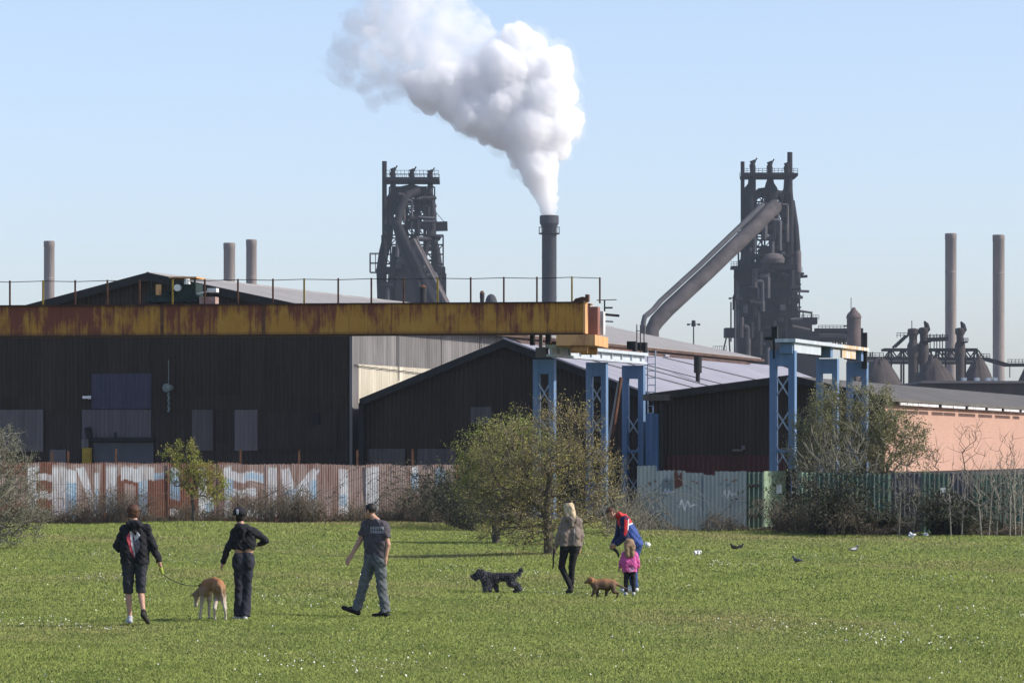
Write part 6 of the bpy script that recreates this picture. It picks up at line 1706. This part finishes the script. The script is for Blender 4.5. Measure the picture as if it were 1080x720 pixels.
# leads hanging from hands
def held(name, at, pts, r, m, label, cat):
    o = MB().tube(pts, r, 7).build(name, m, None, True, at); return tag(o, label, cat)
held('dog_lead', ft4 + Vector((-.285, .02, .78)), [(.0, .0, .03), (-.005, -.01, -.05), (-.02, -.01, -.16), (-.015, -.01, -.26), (-.03, -.01, -.34)], [.02, .022, .016, .014, .01], M['black'], 'black folded lead hanging from the taupe hoodie wearer', 'dog lead')
held('dog_lead', ft5 + Vector((-.33, -.10, .80)), [(-.02, .0, .04), (.0, .0, -.02), (.05, .0, -.06), (.085, .0, -.12), (.09, .0, -.17)], [.032, .034, .028, .022, .012], M['black'], 'black lead bundle in the hand of the bending person', 'dog lead')

# ---------------------------------------------------------------- pigeons and litter on the grass
M['pigeon'] = plain('pigeon_grey', (.10, .10, .115), .3, 30); M['pigeon_dark'] = plain('dark_bird', (.022, .021, .023), .3, 30); M['litter'] = plain('white_litter', (.72, .72, .72), .15, 14)
def bird(px, py, face, label, m, white=False, s=1.0):
    s *= .8; o = G(px, py); f = Vector((math.cos(face), math.sin(face), 0))
    q = lambda a, z: (f.x * a * s, f.y * a * s, z * s)
    pr = [('cap', q(-.05, .10), .055 * s, q(.05, .115), .058 * s), ('cap', q(.08, .13), .038 * s, q(.105, .185), .028 * s), ('ell', q(.112, .20), (.028 * s,) * 3), ('cap', q(.135, .198), .009 * s, q(.16, .192), .004 * s), ('cap', q(-.09, .10), .035 * s, q(-.19, .085), .016 * s)]
    for d in (-.022, .022): pr.append(('cap', (f.x * .02 * s - f.y * d, f.y * .02 * s + f.x * d, .06 * s), .008, (f.x * .03 * s - f.y * d, f.y * .03 * s + f.x * d, .004), .007))
    b = blob('pigeon', pr, m, None, .007, .02, None, loc=o); tag(b, label, 'bird', 'pigeons feeding on the grass')
    w = MB()
    for d in (-1, 1): w.prism([(.06, .15), (-.02, .155), (-.15, .105), (-.05, .075), (.05, .085)], 'y', d * .052 - .006, d * .052 + .006)
    wo = _build(w, 'wing', M['white_paint'] if white else m, b, False, None, face)
    wo.scale = (s, s, s)
    return b
bird(840.5, 594, 2.6, 'plump grey pigeon nearest the camera at the right', M['pigeon'])
bird(774.5, 580, 3.3, 'dark bird with head down left of its partner', M['pigeon_dark'])
bird(781, 578.5, .3, 'dark bird close behind another one on the grass', M['pigeon_dark'], s=.8)
bird(901, 582, .2, 'grey pigeon with a white wing patch in front of the brambles', M['pigeon'], True)
def scrap(px, py, label, s=.14, seed=0, Y=None, z=0):
    r = np.random.default_rng(seed); o = G(px, py) if Y is None else Vector(((px - 540) / FOC * Y, Y, z))
    pr = [('ell', tuple(r.normal(size=3) * s * .25 * np.array([1, .7, .5]) + np.array([0, 0, s * .4])), tuple(s * r.uniform(.2, .5, 3))) for _ in range(5)]
    return tag(blob('litter', pr, M['litter'], None, .012, .02, (.012, 50), loc=o), label, 'litter', 'white litter on the grass')
scrap(737, 584.5, 'crumpled white scrap on the grass left of the dark birds', .13, 1)
scrap(683.5, 577, 'flattened white scrap just right of the bending person', .15, 2)
scrap(456.5, 534, 'white plastic bag caught in the brambles by the fence', .2, 3, 135.3, .45)
scrap(961, 566, 'white scrap at the foot of the brown brambles at the right', .16, 4)
scrap(977, 565, 'white bottle shaped scrap beside the dark gap in the brambles', .13, 5)
